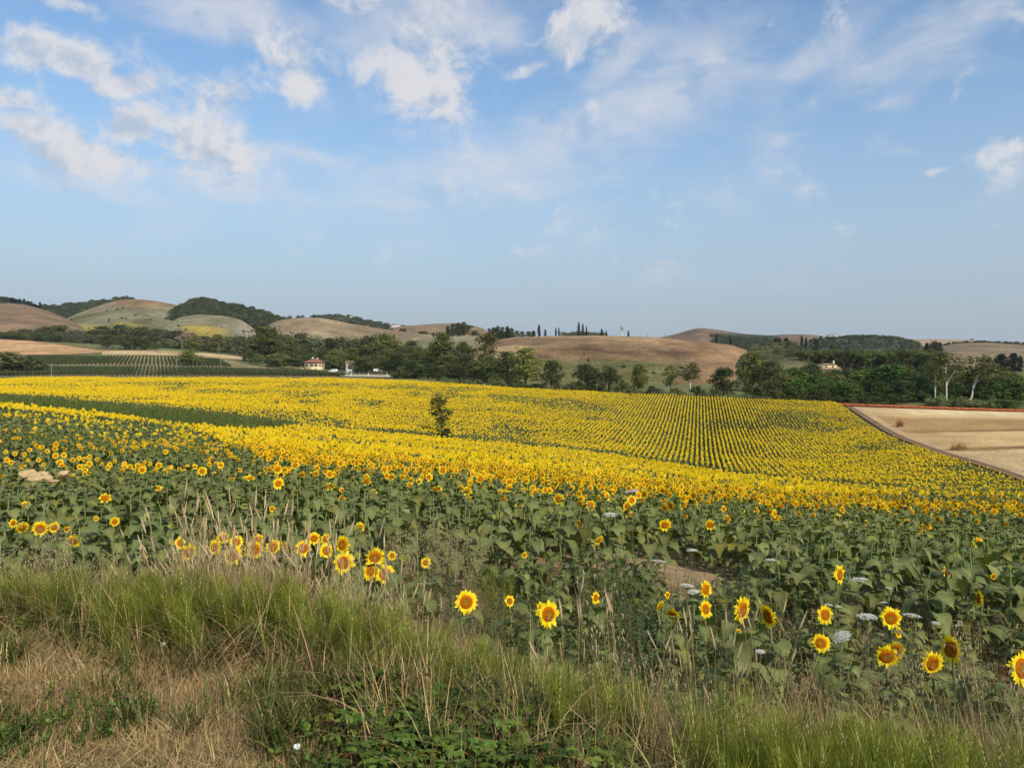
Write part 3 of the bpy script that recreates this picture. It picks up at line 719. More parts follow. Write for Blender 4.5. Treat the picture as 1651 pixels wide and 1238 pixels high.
# ---- tree mass behind the houses
G = 'trees of the dense wood behind the farmhouse and white house'
for x, yt, w, Y, k in ((458, 539, 48, 560, 'oak'), (484, 536, 46, 590, 'round'), (508, 541, 44, 600, 'willow'), (530, 544, 44, 600, 'round'), (552, 543, 46, 600, 'oak'), (575, 546, 44, 580, 'light'), (598, 540, 46, 590, 'round'), (640, 548, 44, 520, 'oak'), (664, 549, 40, 520, 'round'), (466, 556, 38, 520, 'round'),
    (522, 566, 40, 500, 'round'), (545, 562, 46, 490, 'oak'), (572, 560, 46, 440, 'light'), (600, 558, 50, 430, 'oak'), (626, 560, 44, 420, 'oak'), (655, 556, 46, 400, 'round'), (590, 572, 44, 405, 'oak'), (640, 572, 46, 380, 'round'), (676, 562, 42, 360, 'oak'), (700, 566, 44, 330, 'round'), (668, 580, 40, 345, 'round'), (725, 572, 44, 310, 'oak'), (752, 570, 42, 300, 'round'), (690, 585, 36, 300, 'round'), (768, 580, 40, 290, 'oak'), (740, 588, 36, 275, 'round')):
    tree(k, x, yt, w, Y, 'tree in the dense wood behind the farmhouse', G)
tree('light', 622, 538, 52, 470, 'tallest broad tree of the wood above the white house')
tree('light', 714, 537, 40, 330, 'tall tree with a pale yellow-green top left of the ploughed hill')
tree('round', 747, 549, 36, 330, 'dark pointed tree between the two tall pale trees')
tree('loose', 778, 538, 50, 320, 'tall gappy yellow-green tree in front of the ploughed hill')
tree('oak', 790, 571, 36, 280, 'dull tree at the right end of the dense wood')
tree('round', 816, 566, 44, 275, 'dark broad tree right of the gappy tall tree')
tree('light', 848, 560, 46, 252, 'tall tree with bare reddish lower branches before the ploughed hill')
tree('round', 889, 580, 36, 246, 'dark rounded tree alone just right of the bare-branched tree')
tree('round', 946, 586, 42, 240, 'left one of two joined dark trees in front of the ploughed hill')
tree('oak', 982, 588, 36, 238, 'right one of two joined dark trees in front of the ploughed hill')
tree('light', 1030, 586, 26, 236, 'slim upright green tree right of the two joined trees')
tree('loose', 1081, 588, 30, 232, 'thin green young poplar before the ploughed hill')
tree('birch', 1113, 585, 34, 230, 'thin pale tree with a white trunk before the ploughed hill')
tree('round', 1167, 591, 42, 226, 'dark dense round tree alone left of the olive grove')
tree('light', 1214, 566, 40, 262, 'tall green poplar at the left end of the olive grove')
tree('round', 1240, 582, 36, 256, 'dark round tree beside the poplar of the olive grove')
G = 'shrubs along the far edge of the sunflowers'
for x, yt, w, Y, k in ((800, 606, 34, 236, 'reed'), (760, 606, 40, 238, 'reed'), (725, 606, 34, 240, 'reed'), (835, 612, 34, 232, 'shrub'), (865, 616, 36, 230, 'shrub'), (905, 618, 30, 228, 'shrub'), (925, 612, 34, 230, 'shrub'), (962, 616, 36, 226, 'shrub'), (1005, 612, 30, 226, 'shrub'), (1020, 622, 44, 222, 'reed'), (1052, 618, 30, 224, 'shrub'), (1070, 626, 44, 220, 'reed'), (1100, 628, 40, 219, 'reed'), (1090, 622, 22, 222, 'shrub'), (1125, 618, 26, 222, 'shrub'), (1140, 630, 40, 218, 'reed'), (1150, 624, 24, 221, 'shrub'), (1190, 632, 50, 217, 'reed'), (1225, 634, 46, 217, 'reed'), (1215, 612, 36, 230, 'shrub')):
    tree(k, x, yt, w, Y, 'grey-green reed clump along the far sunflower edge' if k == 'reed' else 'low dark shrub along the far sunflower edge', G if k == 'shrub' else 'reeds along the far edge of the sunflowers')
# ---- right side: green wall of acacias before the villa
G = 'trees of the green wall behind the orange fence'
for x, yt, w, Y, k in ((1240, 612, 40, 232, 'shrub'), (1262, 600, 50, 240, 'oak'), (1290, 612, 48, 230, 'acacia'), (1280, 592, 46, 262, 'acacia'), (1318, 605, 46, 238, 'acacia'), (1305, 586, 44, 290, 'round'), (1342, 612, 44, 228, 'acacia'), (1368, 616, 46, 226, 'acacia'), (1390, 596, 48, 240, 'acacia'), (1412, 612, 40, 226, 'acacia'), (1455, 588, 46, 250, 'oak'), (1462, 612, 44, 226, 'round'), (1484, 604, 46, 232, 'acacia'), (1500, 584, 40, 262, 'oak'), (1575, 610, 50, 226, 'oak'), (1604, 612, 56, 224, 'acacia'), (1640, 606, 50, 222, 'acacia'), (1690, 604, 60, 224, 'oak'), (1545, 636, 30, 216, 'shrub'), (1555, 638, 50, 214, 'reed'), (1590, 640, 50, 209, 'reed'), (1512, 634, 40, 214, 'reed'), (1625, 644, 44, 206, 'acacia'), (1740, 610, 60, 222, 'acacia'), (1440, 632, 40, 220, 'shrub'), (1400, 634, 40, 220, 'shrub'), (1360, 636, 40, 220, 'shrub'), (1310, 634, 40, 221, 'shrub')):
    tree(k, x, yt, w, Y, {'reed': 'silvery reed clump behind the orange fence', 'shrub': 'dark shrub in the green wall behind the orange fence'}.get(k, 'leafy green tree in the green wall behind the orange fence'), 'reeds behind the orange fence' if k == 'reed' else ('shrubs behind the orange fence' if k == 'shrub' else G))
tree('acacia', 1436, 586, 62, 236, 'large bright green tree in the middle of the green wall')
tree('birch', 1527, 568, 50, 222, 'tall white-trunked tree with a straight forked trunk on the right')
tree('birch', 1563, 572, 58, 223, 'white-trunked tree leaning to the right beside the straight one').rotation_euler = (0, math.radians(13), 0)
tree('birch', 1508, 590, 30, 222, 'thin white-trunked tree left of the straight forked one')
G = 'pines of the plantation behind the pale villa'
for i, x in enumerate(list(range(1294, 1506, 11)) + list(range(1300, 1500, 13))):
    Y = 380 + (i % 3) * 14 + (i > 19) * 40
    tree('pine', x + random.uniform(-3, 3), 561 + random.uniform(-1, 5), 26, Y, 'tall pine in the plantation behind the pale villa', G, base=Vector((float(px2X(x, Y)), Y, -(600 - H0) / F * Y - 1.5)))
G = 'olive trees on the grove slope'
for r in range(6):
    for c in range(9):
        x = 1214 + c * 10.5 + (r % 2) * 5; tt = .22 + r * .135
        if x > 1290 + (r < 3) * -30: continue
        p = HILLS['hill_olive_grove'](x, tt); p.z -= .3
        plant_tree('willow', p, 4.2 + random.random(), 4.6 + random.random(), 'grey-green olive tree on the slope left of the villa', G)
tree('cypress', 1494, 552, 12, 470, 'dark cypress rising above the right end of the pine plantation')
tree('round', 1507, 549, 26, 480, 'dark round-topped tree beside the cypress above the pines')
tree('cypress', 1515, 551, 11, 480, 'slim dark cypress right of the round-topped tree above the pines')
tree('cypress', 1614, 570, 26, 420, 'broad dark cypress left of the group at the right edge').scale = (1, 1, 1)
tree('cypress', 1634, 569, 24, 425, 'broad dark cypress in the middle of the group at the right edge')
tree('cypress', 1645, 573, 10, 425, 'slim dark cypress at the right edge of the picture')
tree('round', 1603, 588, 40, 415, 'low grey-green tree at the foot of the right cypresses', name='bush')
# ---- trees on the skyline hills
def htree(kind, hl, x, tt, ytop, wpx, label, group=None, name=None):
    p = HILLS[hl](x, tt); p.z -= .3; return tree(kind, x, ytop, wpx, p.y, label, group, name, base=p)
for i, (x, yt, w) in enumerate(((-40, 478, 22), (-22, 477, 22), (-6, 478, 20), (6, 478, 16), (14, 479, 14), (22, 480, 12), (28, 482, 9), (34, 482, 9), (41, 482, 7), (47, 485, 7), (52, 486, 8), (58, 490, 9), (62, 492, 5))):
    htree('cypress' if i > 4 else 'round', 'hill_brown_left', x, 1.02, yt, w, 'dark tree on top of the left brown hill', 'trees topping the left brown hill')
htree('cypress', 'hill_brown_left', 66.5, 1.0, 487, 6, 'last and tallest cypress of the row on the left brown hill')
htree('round', 'hill_far_wooded', 150, .97, 483, 9, 'round tree alone on the far left wooded saddle')
htree('cypress', 'hill_far_wooded', 166, .97, 484, 5, 'small pointed tree on the far left wooded saddle')
CYG = 'cypresses along the top of the ploughed hill'
for x, yt, w, lab in ((869, 523, 6, 'tall dark cypress left of all lone ones on the ploughed hill'), (879, 531, 5, 'short cypress second from left on the ploughed hill'), (896, 528, 3.6, 'left one of a slim cypress pair on the ploughed hill'), (901, 528, 3.6, 'right one of a slim cypress pair on the ploughed hill'),
    (933, 519, 5, 'tallest cypress on the skyline, left of the group of three'), (939.5, 522, 4.5, 'middle cypress of the group of three on the skyline'), (945.5, 525, 3, 'thin right cypress of the group of three on the skyline'), (970, 530, 5, 'small cypress above the bluish trees on the skyline'), (977, 532, 2.4, 'very thin cypress right of the bluish trees'), (1013, 533, 4, 'cypress alone right of the pale water tower')):
    htree('cypress', 'hill_ploughed', x, 1.03 if x < 1000 else .97, yt, w, lab, CYG)
for x in (908, 916, 924, 931, 938, 946, 953, 960, 967, 974):
    htree('willow', 'hill_ploughed', x, 1.06, 534 + abs(x - 940) * .05 + random.uniform(-.8, 1), 13, 'bluish rounded tree in the clump below the skyline cypresses', 'bluish trees on the ploughed hill')
for x, yt, w, k in ((722, 525, 8, 'cypress'), (731, 521, 14, 'round'), (739, 520, 14, 'round'), (748, 519, 15, 'round'), (757, 523, 13, 'pine'), (765, 533, 16, 'round'), (727, 532, 14, 'round'), (742, 530, 16, 'round')):
    htree(k, 'hill_grey_field', x, 1.0, yt, w, 'dark tree of the clump standing on the grey field', 'clump on the grey field')
for x, yt, w, k in ((789, 529, 9, 'round'), (796, 527, 12, 'round'), (802, 525, 12, 'round'), (810, 527, 12, 'round'), (818, 526, 11, 'cypress'), (825, 528, 10, 'round'), (833, 533, 11, 'oak'), (842, 534, 11, 'round'), (852, 534, 11, 'round'), (860, 533, 9, 'cypress'), (805, 535, 16, 'round'), (820, 536, 14, 'round')):
    htree(k, 'hill_ploughed', x, 1.04, yt, w, 'dark tree of the long clump left on the ploughed hilltop', 'long clump on the ploughed hill')
for x, yt in ((699, 537), (705, 536), (709, 535)):
    htree('cypress', 'hill_grey_field', x, .98, yt, 3.2, 'tiny cypress of the trio left of the dark clump', 'cypress trio left of the dark clump')
htree('cypress', 'hill_ploughed', 1154.5, 1.0, 538, 4.5, 'dark cypress alone on the right shoulder of the ploughed hill')
htree('cypress', 'hill_ploughed', 1177, 1.0, 545, 4.5, 'short cypress on the right shoulder of the ploughed hill')
for x, yt, w, lab in ((1250, 545, 8, 'left cypress of three dark ones above the olive grove'), (1257, 545, 8, 'middle cypress of three dark ones above the olive grove'), (1267, 544, 11, 'right broad cypress of three dark ones above the olive grove'), (1292, 541, 6, 'left slim cypress of a pair above the olive grove'), (1299, 543, 5, 'right slim cypress of a pair above the olive grove'), (1316, 545, 12, 'broad dark cypress above the left end of the pines'), (1342, 553, 12, 'short dark tree above the pines')):
    htree('cypress' if w < 12 else 'round', 'hill_olive_grove', x, 1.0, yt, w, lab)
htree('round', 'hill_tan_right', 1566, 1.0, 546, 5, 'tiny round tree alone on the far tan hill')
# scrub and woods on far hills, too dense to count
def wood(name, hl, n, xf, tf, h, label, keep=None, kinds=('oak', 'round', 'shrub')):
    P = []; ms = [PROTO[k][i][0] for k in kinds for i in range(2)]
    while len(P) < n:
        x = random.uniform(*xf); tt = random.uniform(*tf)
        if keep and not keep(x, tt): continue
        p = HILLS[hl](x, tt); P.append((p.x, p.y, p.z - h * .25))
    P = np.array(P); s = h * (.6 + .8 * rng.random(n))
    scatter(name, P, np.stack([np.zeros(n), np.zeros(n), rng.random(n) * 6.28], -1), np.stack([s * 1.3, s * 1.3, s], -1), rng.integers(0, len(ms), n), ms, label, 'wood')
wood('wood', 'hill_wooded', 1500, (268, 475), (.1, 1.02), 8, 'dark wood covering the hill left of the centre')
wood('wood', 'hill_far_wooded', 900, (45, 290), (.4, 1.02), 9, 'dark wood covering the far left saddle')
wood('wood', 'hill_wooded_right', 620, (1305, 1480), (.3, .97), 4.5, 'dark wood around the hilltop houses on the right', keep=lambda x, t: (t > .72 and x > 1365) or random.random() < .25)
wood('scrub', 'hill_far_right', 420, (1146, 1255), (.15, .50), 5, 'dark scrub on the flank of the far right hill')
wood('scrub', 'hill_far_dark', 330, (500, 660), (.5, 1.0), 7, 'dark scrub on the far hill in the centre left', keep=lambda x, t: random.random() < (.9 if t > .93 or (x > 560 and t > .55) else .1))
wood('scrub', 'hill_grey_right', 260, (1440, 1800), (.97, 1.02), 4, 'dark hedge line along the crest of the right hill')
wood('hedge', 'hill_brown_left', 120, (-60, 60), (-.02, .05), 6, 'dark hedge at the foot of the left brown hill')

# ---- undergrowth filling the tree belts
def undergrowth(name, n, xr, Yr, h, label, kinds=('shrub', 'oak', 'round')):
    ms = [PROTO[k][i][0] for k in kinds for i in range(2)]
    x = rng.uniform(*xr, n); Y = rng.uniform(*Yr, n); X = px2X(x, Y); s = h * (.6 + .8 * rng.random(n))
    scatter(name, np.stack([X, Y, gz(X, Y) - .1 * s], -1), np.stack([np.zeros(n), np.zeros(n), rng.random(n) * 6.28], -1), np.stack([s * 1.2, s * 1.2, s], -1), rng.integers(0, len(ms), n), ms, label, 'undergrowth')
undergrowth('undergrowth', 150, (-120, 420), (690, 790), 8, 'dark undergrowth below the left tree row')
undergrowth('undergrowth', 170, (440, 820), (510, 620), 9, 'dark undergrowth inside the wood behind the farmhouse')
undergrowth('undergrowth', 60, (640, 830), (270, 400), 5, 'dark undergrowth at the right end of the wood')
undergrowth('undergrowth', 130, (1235, 1760), (222, 262), 4.0, 'dark undergrowth in the green wall behind the orange fence', ('shrub', 'acacia', 'oak'))
undergrowth('undergrowth', 110, (1300, 1760), (270, 340), 5.5, 'dark undergrowth around the pale villa', ('shrub', 'round', 'oak'))
undergrowth('undergrowth', 120, (1295, 1520), (395, 450), 9, 'dark undergrowth between the pines of the plantation', ('shrub', 'oak', 'round'))
wood('scrub', 'hill_grey_olive', 34, (100, 330), (.1, .9), 3.0, 'scattered scrub on the grey and olive hill')
wood('scrub', 'hill_grey_low', 22, (262, 412), (.1, .8), 2.6, 'scattered scrub on the low grey hill')
wood('scrub', 'hill_pale_brown', 50, (450, 790), (.93, 1.0), 4, 'scattered scrub along the crest of the pale brown hill')
wood('scrub', 'hill_ploughed', 26, (830, 1180), (.02, .4), 1.1, 'scattered low scrub on the ploughed hill')
# ================================================================== SUNFLOWERS
M_petal = mat('petal', attr=True, rough=.55, spec=.2, transl=.30, tcol=(1.05, .95, .6), rnd=.07)
M_disc = mat('flower_disc', attr=True, rough=.9, spec=.05, noise=(160, .55, 1.35), bump=(260, .8, .01), world_noise=False)
M_sleaf = mat('sunflower_leaf', S(104, 109, 65), attr=True, rough=.6, spec=.14, transl=.18, tcol=(1.1, 1.3, .5), rnd=.26, noise=(9, .82, 1.15), world_noise=False)
M_stem = mat('sunflower_stem', S(122, 134, 80), rough=.7, rnd=.15)
M_calyx = mat('calyx', S(112, 128, 62), rough=.7, rnd=.12)

def leaf_arrays(fold=.25, droop=.5, k=6, wide=.46, seed=0):
    """heart-shaped leaf of length 1 along +X from the end of a short stalk"""
    r = np.random.default_rng(seed); V = []; C = []
    ts = np.linspace(0, 1, k)
    for t in ts:
        w = wide * (math.sin(PI * min(1, t * .78 + .22)) ** .8) * (1 - t ** 3) + .01
        bx = t * (1 - .12 * t) - (.10 if t == 0 else 0) * 0
        bz = -droop * t * t + .10 * math.sin(t * PI)
        wob = (r.random() - .5) * .07
        V += [(bx - (.10 if t < .2 else 0), -w, bz + fold * w + wob), (bx, 0, bz), (bx - (.10 if t < .2 else 0), w, bz + fold * w - wob)]
        C += [(.98, 1, .95), (1.35, 1.3, 1.2), (.98, 1, .95)]
    f = []
    for i in range(k - 1):
        a = i * 3; f += [(a, a + 1, a + 4, a + 3), (a + 1, a + 2, a + 5, a + 4)]
    return np.array(V), np.array(f), np.array(C)
LEAFA = [leaf_arrays(.18 + .1 * (i % 3), .25 + .16 * i, 6, .42 + .03 * (i % 2), i) for i in range(5)]
LEAFLO = leaf_arrays(.22, .45, 3, .44, 3)
def leaf_mesh(i):
    b = MB(); v, f, c = LEAFA[i]; b.add(v, f, 0, c)
    b.tube([(-.42, 0, .05), (-.2, 0, .06), (0, 0, .0)], [.018, .016, .012], 4, 1, cap=False)
    return b.build('leaf', [M_sleaf, M_stem], True)
LEAVES = [leaf_mesh(i) for i in range(5)]

YEL = np.array(S(250, 222, 30)); ORA = np.array(S(248, 202, 18))
def add_petals(b, m, n=30, r0=.27, r1=.5, seg=3, wid=.062, seed=0, layers=2, tooth=1.0):
    r = np.random.default_rng(seed)
    for L_ in range(layers):
        nn = n - 6 * L_
        for i in range(nn):
            if r.random() < .09: continue
            a = 2 * PI * (i + .5 * L_ + r.uniform(-.34, .34)) / nn; R1 = r1 * (1 - .10 * L_) * r.uniform(.74, 1.08)
            e = np.array([math.cos(a), 0, math.sin(a)]); tn = np.array([-math.sin(a), 0, math.cos(a)])
            lift = r.uniform(-.02, .12) + .03 * L_; curl = r.uniform(-.14, .10)
            V = []
            for j in range(seg + 1):
                t = j / seg; w = wid * math.sin(PI * (.20 + .80 * t)) ** .8 if t < 1 else .003
                p = e * (r0 * .9 + (R1 - r0 * .9) * t) + np.array([0, -1, 0]) * (lift * t * (1 - t) * 1.2 + curl * t * t) + tn * r.uniform(-.006, .006)
                V += [p - tn * w, p + tn * w]
            f = [(2 * j, 2 * j + 1, 2 * j + 3, 2 * j + 2) for j in range(seg)]
            q = r.uniform(.9, 1.05); col = np.array([(ORA * .95 if j == 0 else YEL) * q for j in range(seg + 1) for _ in (0, 1)])
            b.add(V, f, m, col)
def add_disc(b, m, rr=.28, n=18, seed=0):
    r = np.random.default_rng(seed)
    rings = [(1.0, .0, S(186, 112, 12)), (.93, -.035, S(206, 118, 8)), (.72, -.06, S(194, 106, 10)), (.55, -.065, S(172, 96, 14)), (.38, -.055, S(170, 112, 22)), (.2, -.048, S(158, 124, 34))]
    V = []; C = []
    for (q, y, c) in rings:
        for j in range(n):
            a = 2 * PI * j / n; V.append((math.cos(a) * q * rr, y * .9 - .005, math.sin(a) * q * rr)); C.append(np.array(c) * r.uniform(.9, 1.1))
    V.append((0, -.045, 0)); C.append(S(158, 130, 40))
    f4 = [(i * n + j, i * n + (j + 1) % n, (i + 1) * n + (j + 1) % n, (i + 1) * n + j) for i in range(len(rings) - 1) for j in range(n)]
    b.add(V, f4, m, C); k = (len(rings) - 1) * n
    b.add([V[k + j] for j in range(n)] + [V[-1]], [(j, (j + 1) % n, n) for j in range(n)], m, [C[k + j] for j in range(n)] + [C[-1]])
def add_calyx(b, m, rr=.30, n=14):
    rings = [(rr, .01), (rr * .95, .06), (rr * .45, .13), (.05, .17)]
    V = [(math.cos(2 * PI * j / n) * q, y, math.sin(2 * PI * j / n) * q) for q, y in rings for j in range(n)]
    b.add(V, [(i * n + (j + 1) % n, i * n + j, (i + 1) * n + j, (i + 1) * n + (j + 1) % n) for i in range(3) for j in range(n)], m)
    for j in range(n + 4):
        a = 2 * PI * j / (n + 4); e = np.array([math.cos(a), 0, math.sin(a)]); t = np.array([-math.sin(a), 0, math.cos(a)])
        b.add([e * rr * .8 - t * .05 + [0, .03, 0], e * rr * .8 + t * .05 + [0, .03, 0], e * rr * 1.42 + [0, .05, 0]], [(0, 1, 2)], m)
PET = []; DIS = []; CAL = []
for i in range(5):
    b = MB(); add_petals(b, 0, seed=i, n=(30, 27, 32, 25, 29)[i]); PET.append(b.build('petals', M_petal))
for i in range(3):
    b = MB(); add_disc(b, 0, seed=i); DIS.append(b.build('disc', M_disc, True))
b = MB(); add_calyx(b, 0); CAL.append(b.build('flower_head', M_calyx, True))
b = MB(); add_calyx(b, 0, .22, 12); add_disc(b, 1, .16, 10); add_petals(b, 2, n=16, r0=.12, r1=.24, seg=2, wid=.03, seed=9, layers=1)
BUD = b.build('bud', [M_calyx, M_calyx, M_petal], True)
STEM = []
for i in range(4):
    r = np.random.default_rng(40 + i); b = MB(); q = r.uniform(-.03, .03, 6)
    b.tube([(0, 0, -.04), (q[0], q[1], .35), (q[2], q[3], .7), (q[2] * .5, -.005, .93), (0, -.02, 1.0)], [.012, .0115, .010, .008, .008], 6)
    STEM.append(b.build('stem', M_stem, True))

def lod_plant(seed, h=1.0, head=.2, leaves=11, lo=False, neck=True):
    """whole plant of height h in one mesh, flower facing -Y"""
    r = np.random.default_rng(seed); b = MB()
    mats = [M_sleaf, M_stem, M_petal, M_disc, M_calyx]
    b.tube([(0, 0, -.05), (r.uniform(-.03, .03), 0, h * .6), (0, -.02, h)], [.011, .010, .007], 3 if lo else 5, 1, cap=False)
    az = r.random() * 6.28
    for i in range(leaves):
        t = (i + .6) / leaves; z = h * (.16 + .80 * t); az += 2.4 + r.uniform(-.4, .4)
        s = (.215 if not lo else .25) * (.55 + .75 * math.sin(PI * (.15 + .75 * t))) * r.uniform(.8, 1.1)
        v, f, c = LEAFLO if lo else LEAFA[r.integers(0, 5)]
        v = (v + np.array([.3, 0, .05])) * s; v = v @ rotm((r.uniform(-.2, .2), r.uniform(-.1, .45), az)).T + np.array([0, 0, z])
        b.add(v, f, 0, c * r.uniform(.78, 1.2) * (np.array([1.3, 1.12, .75]) if r.random() < .07 else 1))
    if head:
        head = head * r.uniform(.78, 1.1); R = rotm((r.uniform(-.25, .45), 0, r.uniform(-.35, .35))); off = np.array([0, -.05, h + .02])
        hb = MB()
        if lo:
            n = 10; hb_v = []; a = np.arange(n) * 2 * PI / n
            ring = lambda q, y, jit=0: np.stack([np.cos(a) * q * (1 + jit * (np.arange(n) % 2 - .5)), np.full(n, y), np.sin(a) * q * (1 + jit * (np.arange(n) % 2 - .5))], -1)
            hb.add(np.concatenate([ring(.50, -.02, .16), ring(.19, -.03)]), [(j, (j + 1) % n, n + (j + 1) % n, n + j) for j in range(n)], 2, np.concatenate([np.tile(YEL, (n, 1)), np.tile(ORA, (n, 1))]))
            hb.add(np.concatenate([ring(.20, -.04), [[0, -.07, 0]]]), [(j, (j + 1) % n, n) for j in range(n)], 3, np.concatenate([np.tile(S(190, 106, 10), (n, 1)), [S(160, 104, 18)]]))
            hb.add(np.concatenate([ring(.30, .0), [[0, .14, 0]]]), [((j + 1) % n, j, n) for j in range(n)], 4)
        else:
            add_petals(hb, 2, n=22, seg=2, wid=.075, seed=seed, layers=1); add_disc(hb, 3, .27, 10, seed); add_calyx(hb, 4, .29, 8)
        for v, f, m, c in zip(hb.V, hb.F, hb.M, hb.C):
            b.V.append(v * head @ R.T + off); b.F.append(f + b.n); b.M.append(m); b.C.append(c)
        b.n += hb.n
    elif neck:
        v, f, c = LEAFA[0]
        for k in range(3):
            b.add((v * .09) @ rotm((0, -.7, k * 2.1 + seed)).T + np.array([0, 0, h]), f, 0, c * np.array([1.1, 1.15, .9]))
    return b.build('sunflower_kind', mats)

# ---- the flowers that show largest, one by one: x, y, width, height in the photograph, label
E = [
 (13,845,12,16,'half-hidden sunflower at the left edge above the green grass'),(30,852,22,22,'drooping sunflower second from the left edge above the grass'),(60,853,27,27,'large orange-centred sunflower of the overlapping pair at the left edge'),(81,851,18,19,'smaller sunflower right in the overlapping pair at the left edge'),
 (104,854,12,11,'tiny drooping sunflower right of the left-edge pair'),(114,873,26,25,'low drooping sunflower half sunk in the dry grass on the left'),(180,842,16,17,'single sunflower turned right above the dry grass on the left'),(152,837,9,9,'tiny fading sunflower left of the single one above the dry grass'),
 (283,877,18,22,'sunflower half hidden behind another at the left end of the bright cluster'),(297,892,25,30,'front sunflower at the left end of the bright cluster'),(357,868,22,22,'uppermost sunflower of the group of four crossed by dry stalks'),(377,875,24,24,'right sunflower of the group of four crossed by dry stalks'),(347,883,20,26,'left sunflower of the group of four crossed by dry stalks'),(371,897,32,32,'lowest and largest sunflower of the group of four crossed by dry stalks'),
 (413,871,20,18,'sunflower peeping over the large round one'),(408,887,31,32,'large round sunflower right of the group of four'),(435,883,24,28,'sunflower turned slightly right beside the large round one'),(463,885,12,24,'narrow sunflower seen from the side in the middle of the cluster'),(484,885,28,30,'sunflower behind the plume-topped stalks'),(504,869,22,22,'upper left sunflower of the three right of the plumes'),(520,870,16,20,'upper right sunflower of the three right of the plumes'),(522,889,26,26,'lower sunflower of the three right of the plumes'),
 (555,879,26,32,'tall upright sunflower above the biggest one'),(553,908,38,36,'biggest sunflower of the left cluster, crossed by a bent straw'),(602,899,34,32,'wide sunflower at the top of the right-hand trio'),(590,922,25,34,'left sunflower of the right-hand trio'),(619,927,34,34,'lowest sunflower of the right-hand trio with missing petals'),(629,897,16,17,'small dark-centred sunflower right of the trio'),(684,908,19,18,'small round sunflower alone right of the cluster'),
 (577,851,17,18,'single sunflower above the bright left cluster'),(600,796,15,15,'round sunflower high in the leaf belt left of the centre'),(552,806,13,16,'tilted sunflower below the leaf belt top left of the centre'),(561,792,10,12,None),(446,780,20,20,'bright round sunflower at the left of the leaf belt'),(445,757,16,17,'tall sunflower right above the bright round one on the left'),(531,765,15,15,'round sunflower against the yellow field left of the centre'),(521,782,13,12,'small sunflower just below the round one against the field'),
 (493,811,11,14,None),(437,821,11,11,None),(621,812,8,9,None),(700,807,12,14,'small tilted sunflower in the middle of the leaf belt'),(737,794,9,10,None),(814,807,16,19,'tilted sunflower just left of the picture centre'),(834,817,13,20,'narrow sunflower just right of the tilted one at the centre'),(820,788,14,14,None),(821,777,14,14,None),
 (749,972,38,40,'large sunflower standing low in the middle of the dry grass'),(818,971,17,20,'small half-closed sunflower right of the large low one'),(880,992,36,44,'large sunflower with two bumblebees on its disc'),(866,985,14,26,'narrow sunflower behind the one with bumblebees'),
 (956,966,12,22,'narrow yellow sunflower over the bare soil'),(1060,979,10,22,'narrow sunflower left of the shaggy drooping one'),(1074,961,9,13,'tiny sunflower above the narrow one over the soil'),(1091,994,24,28,'shaggy drooping sunflower right of the bare soil'),(1135,952,21,31,'upper sunflower of the pair beside the white umbels'),(1135,984,20,31,'lower sunflower of the pair beside the white umbels'),(1192,985,22,46,'tall narrow sunflower turned sideways right of the umbel pair'),(1193,1021,12,10,None),
 (1073,847,22,22,'round sunflower in the leaf belt right of the centre'),(1146,847,19,19,'round sunflower right of its twin in the leaf belt'),(952,815,19,19,'round sunflower at the top of the leaf belt right of the centre'),(902,805,19,20,'upright round sunflower just right of the centre by the field edge'),(937,845,13,14,'small sunflower on a thin stalk above the white umbel stem'),(963,872,13,18,'drooping sunflower seen from the side below the white umbel'),(843,896,10,12,None),
 (1013,817,17,16,'middle sunflower of the slanting trio below a white umbel'),(1018,807,16,18,'top sunflower of the slanting trio below a white umbel'),(1007,828,11,17,'lowest sunflower of the slanting trio below a white umbel'),(1042,797,11,15,'upright oval sunflower right of the slanting trio'),(1030,800,10,12,None),(977,801,9,16,None),(996,814,9,11,None),(1085,816,11,16,None),(1108,813,13,14,None),(1121,823,9,11,None),(1072,809,13,13,None),
 (1235,834,6,17,'left one of two thin edge-on sunflowers in the leaf belt'),(1248,829,7,16,'right one of two thin edge-on sunflowers in the leaf belt'),(1212,870,6,12,None),(1209,825,8,11,None),(919,799,12,11,None),(858,787,10,12,None),(896,782,11,11,None),(901,786,9,9,None),
 (1248,997,25,40,'sunflower turned left at the start of the right-hand group'),(1330,993,23,33,'upright oval sunflower left of the white flat umbel'),(1327,1039,32,28,'sunflower tilted up to the right beside the round umbel'),(1439,998,36,38,'round sunflower between two flat white umbels'),(1448,1022,8,20,'edge-on sunflower tucked under the round one'),(1434,1061,40,40,'largest round sunflower low on the right'),(1452,1050,29,30,'sunflower peeping out behind the largest one on the right'),(1505,1072,34,42,'sunflower in the bottom row second from the right edge pair'),(1547,1051,36,46,'sunflower turned left in the right bottom row'),(1647,1080,32,58,'sunflower cut by the right edge of the picture'),
 (1530,924,18,24,'oval sunflower alone in the leaves on the right'),(1353,891,9,15,'narrow sunflower above the curved sideways one'),(1346,909,10,12,None),(1351,928,14,34,'curved sunflower seen from the side in the right leaf belt'),(1428,906,7,15,'thin edge-on sunflower in the right leaf belt'),(1591,969,10,28,'edge-on sunflower turned away at the right'),(1605,931,10,12,None),(1583,868,17,14,'drooping sunflower at the top right of the leaf belt'),(1563,880,9,9,None),
 (1352,835,13,14,None),(1290,831,12,12,None),(1398,844,11,12,None),(1514,854,9,10,None),(1560,833,10,11,None),(1523,839,9,10,None),(1393,827,10,10,None),(1413,824,9,11,None),(1434,827,9,9,None),(1447,832,6,10,None),(1451,845,7,9,None),(1591,838,8,9,None),(1610,835,8,9,None),(1640,832,8,9,None),(1595,852,7,9,None),(1536,856,7,9,None),
]
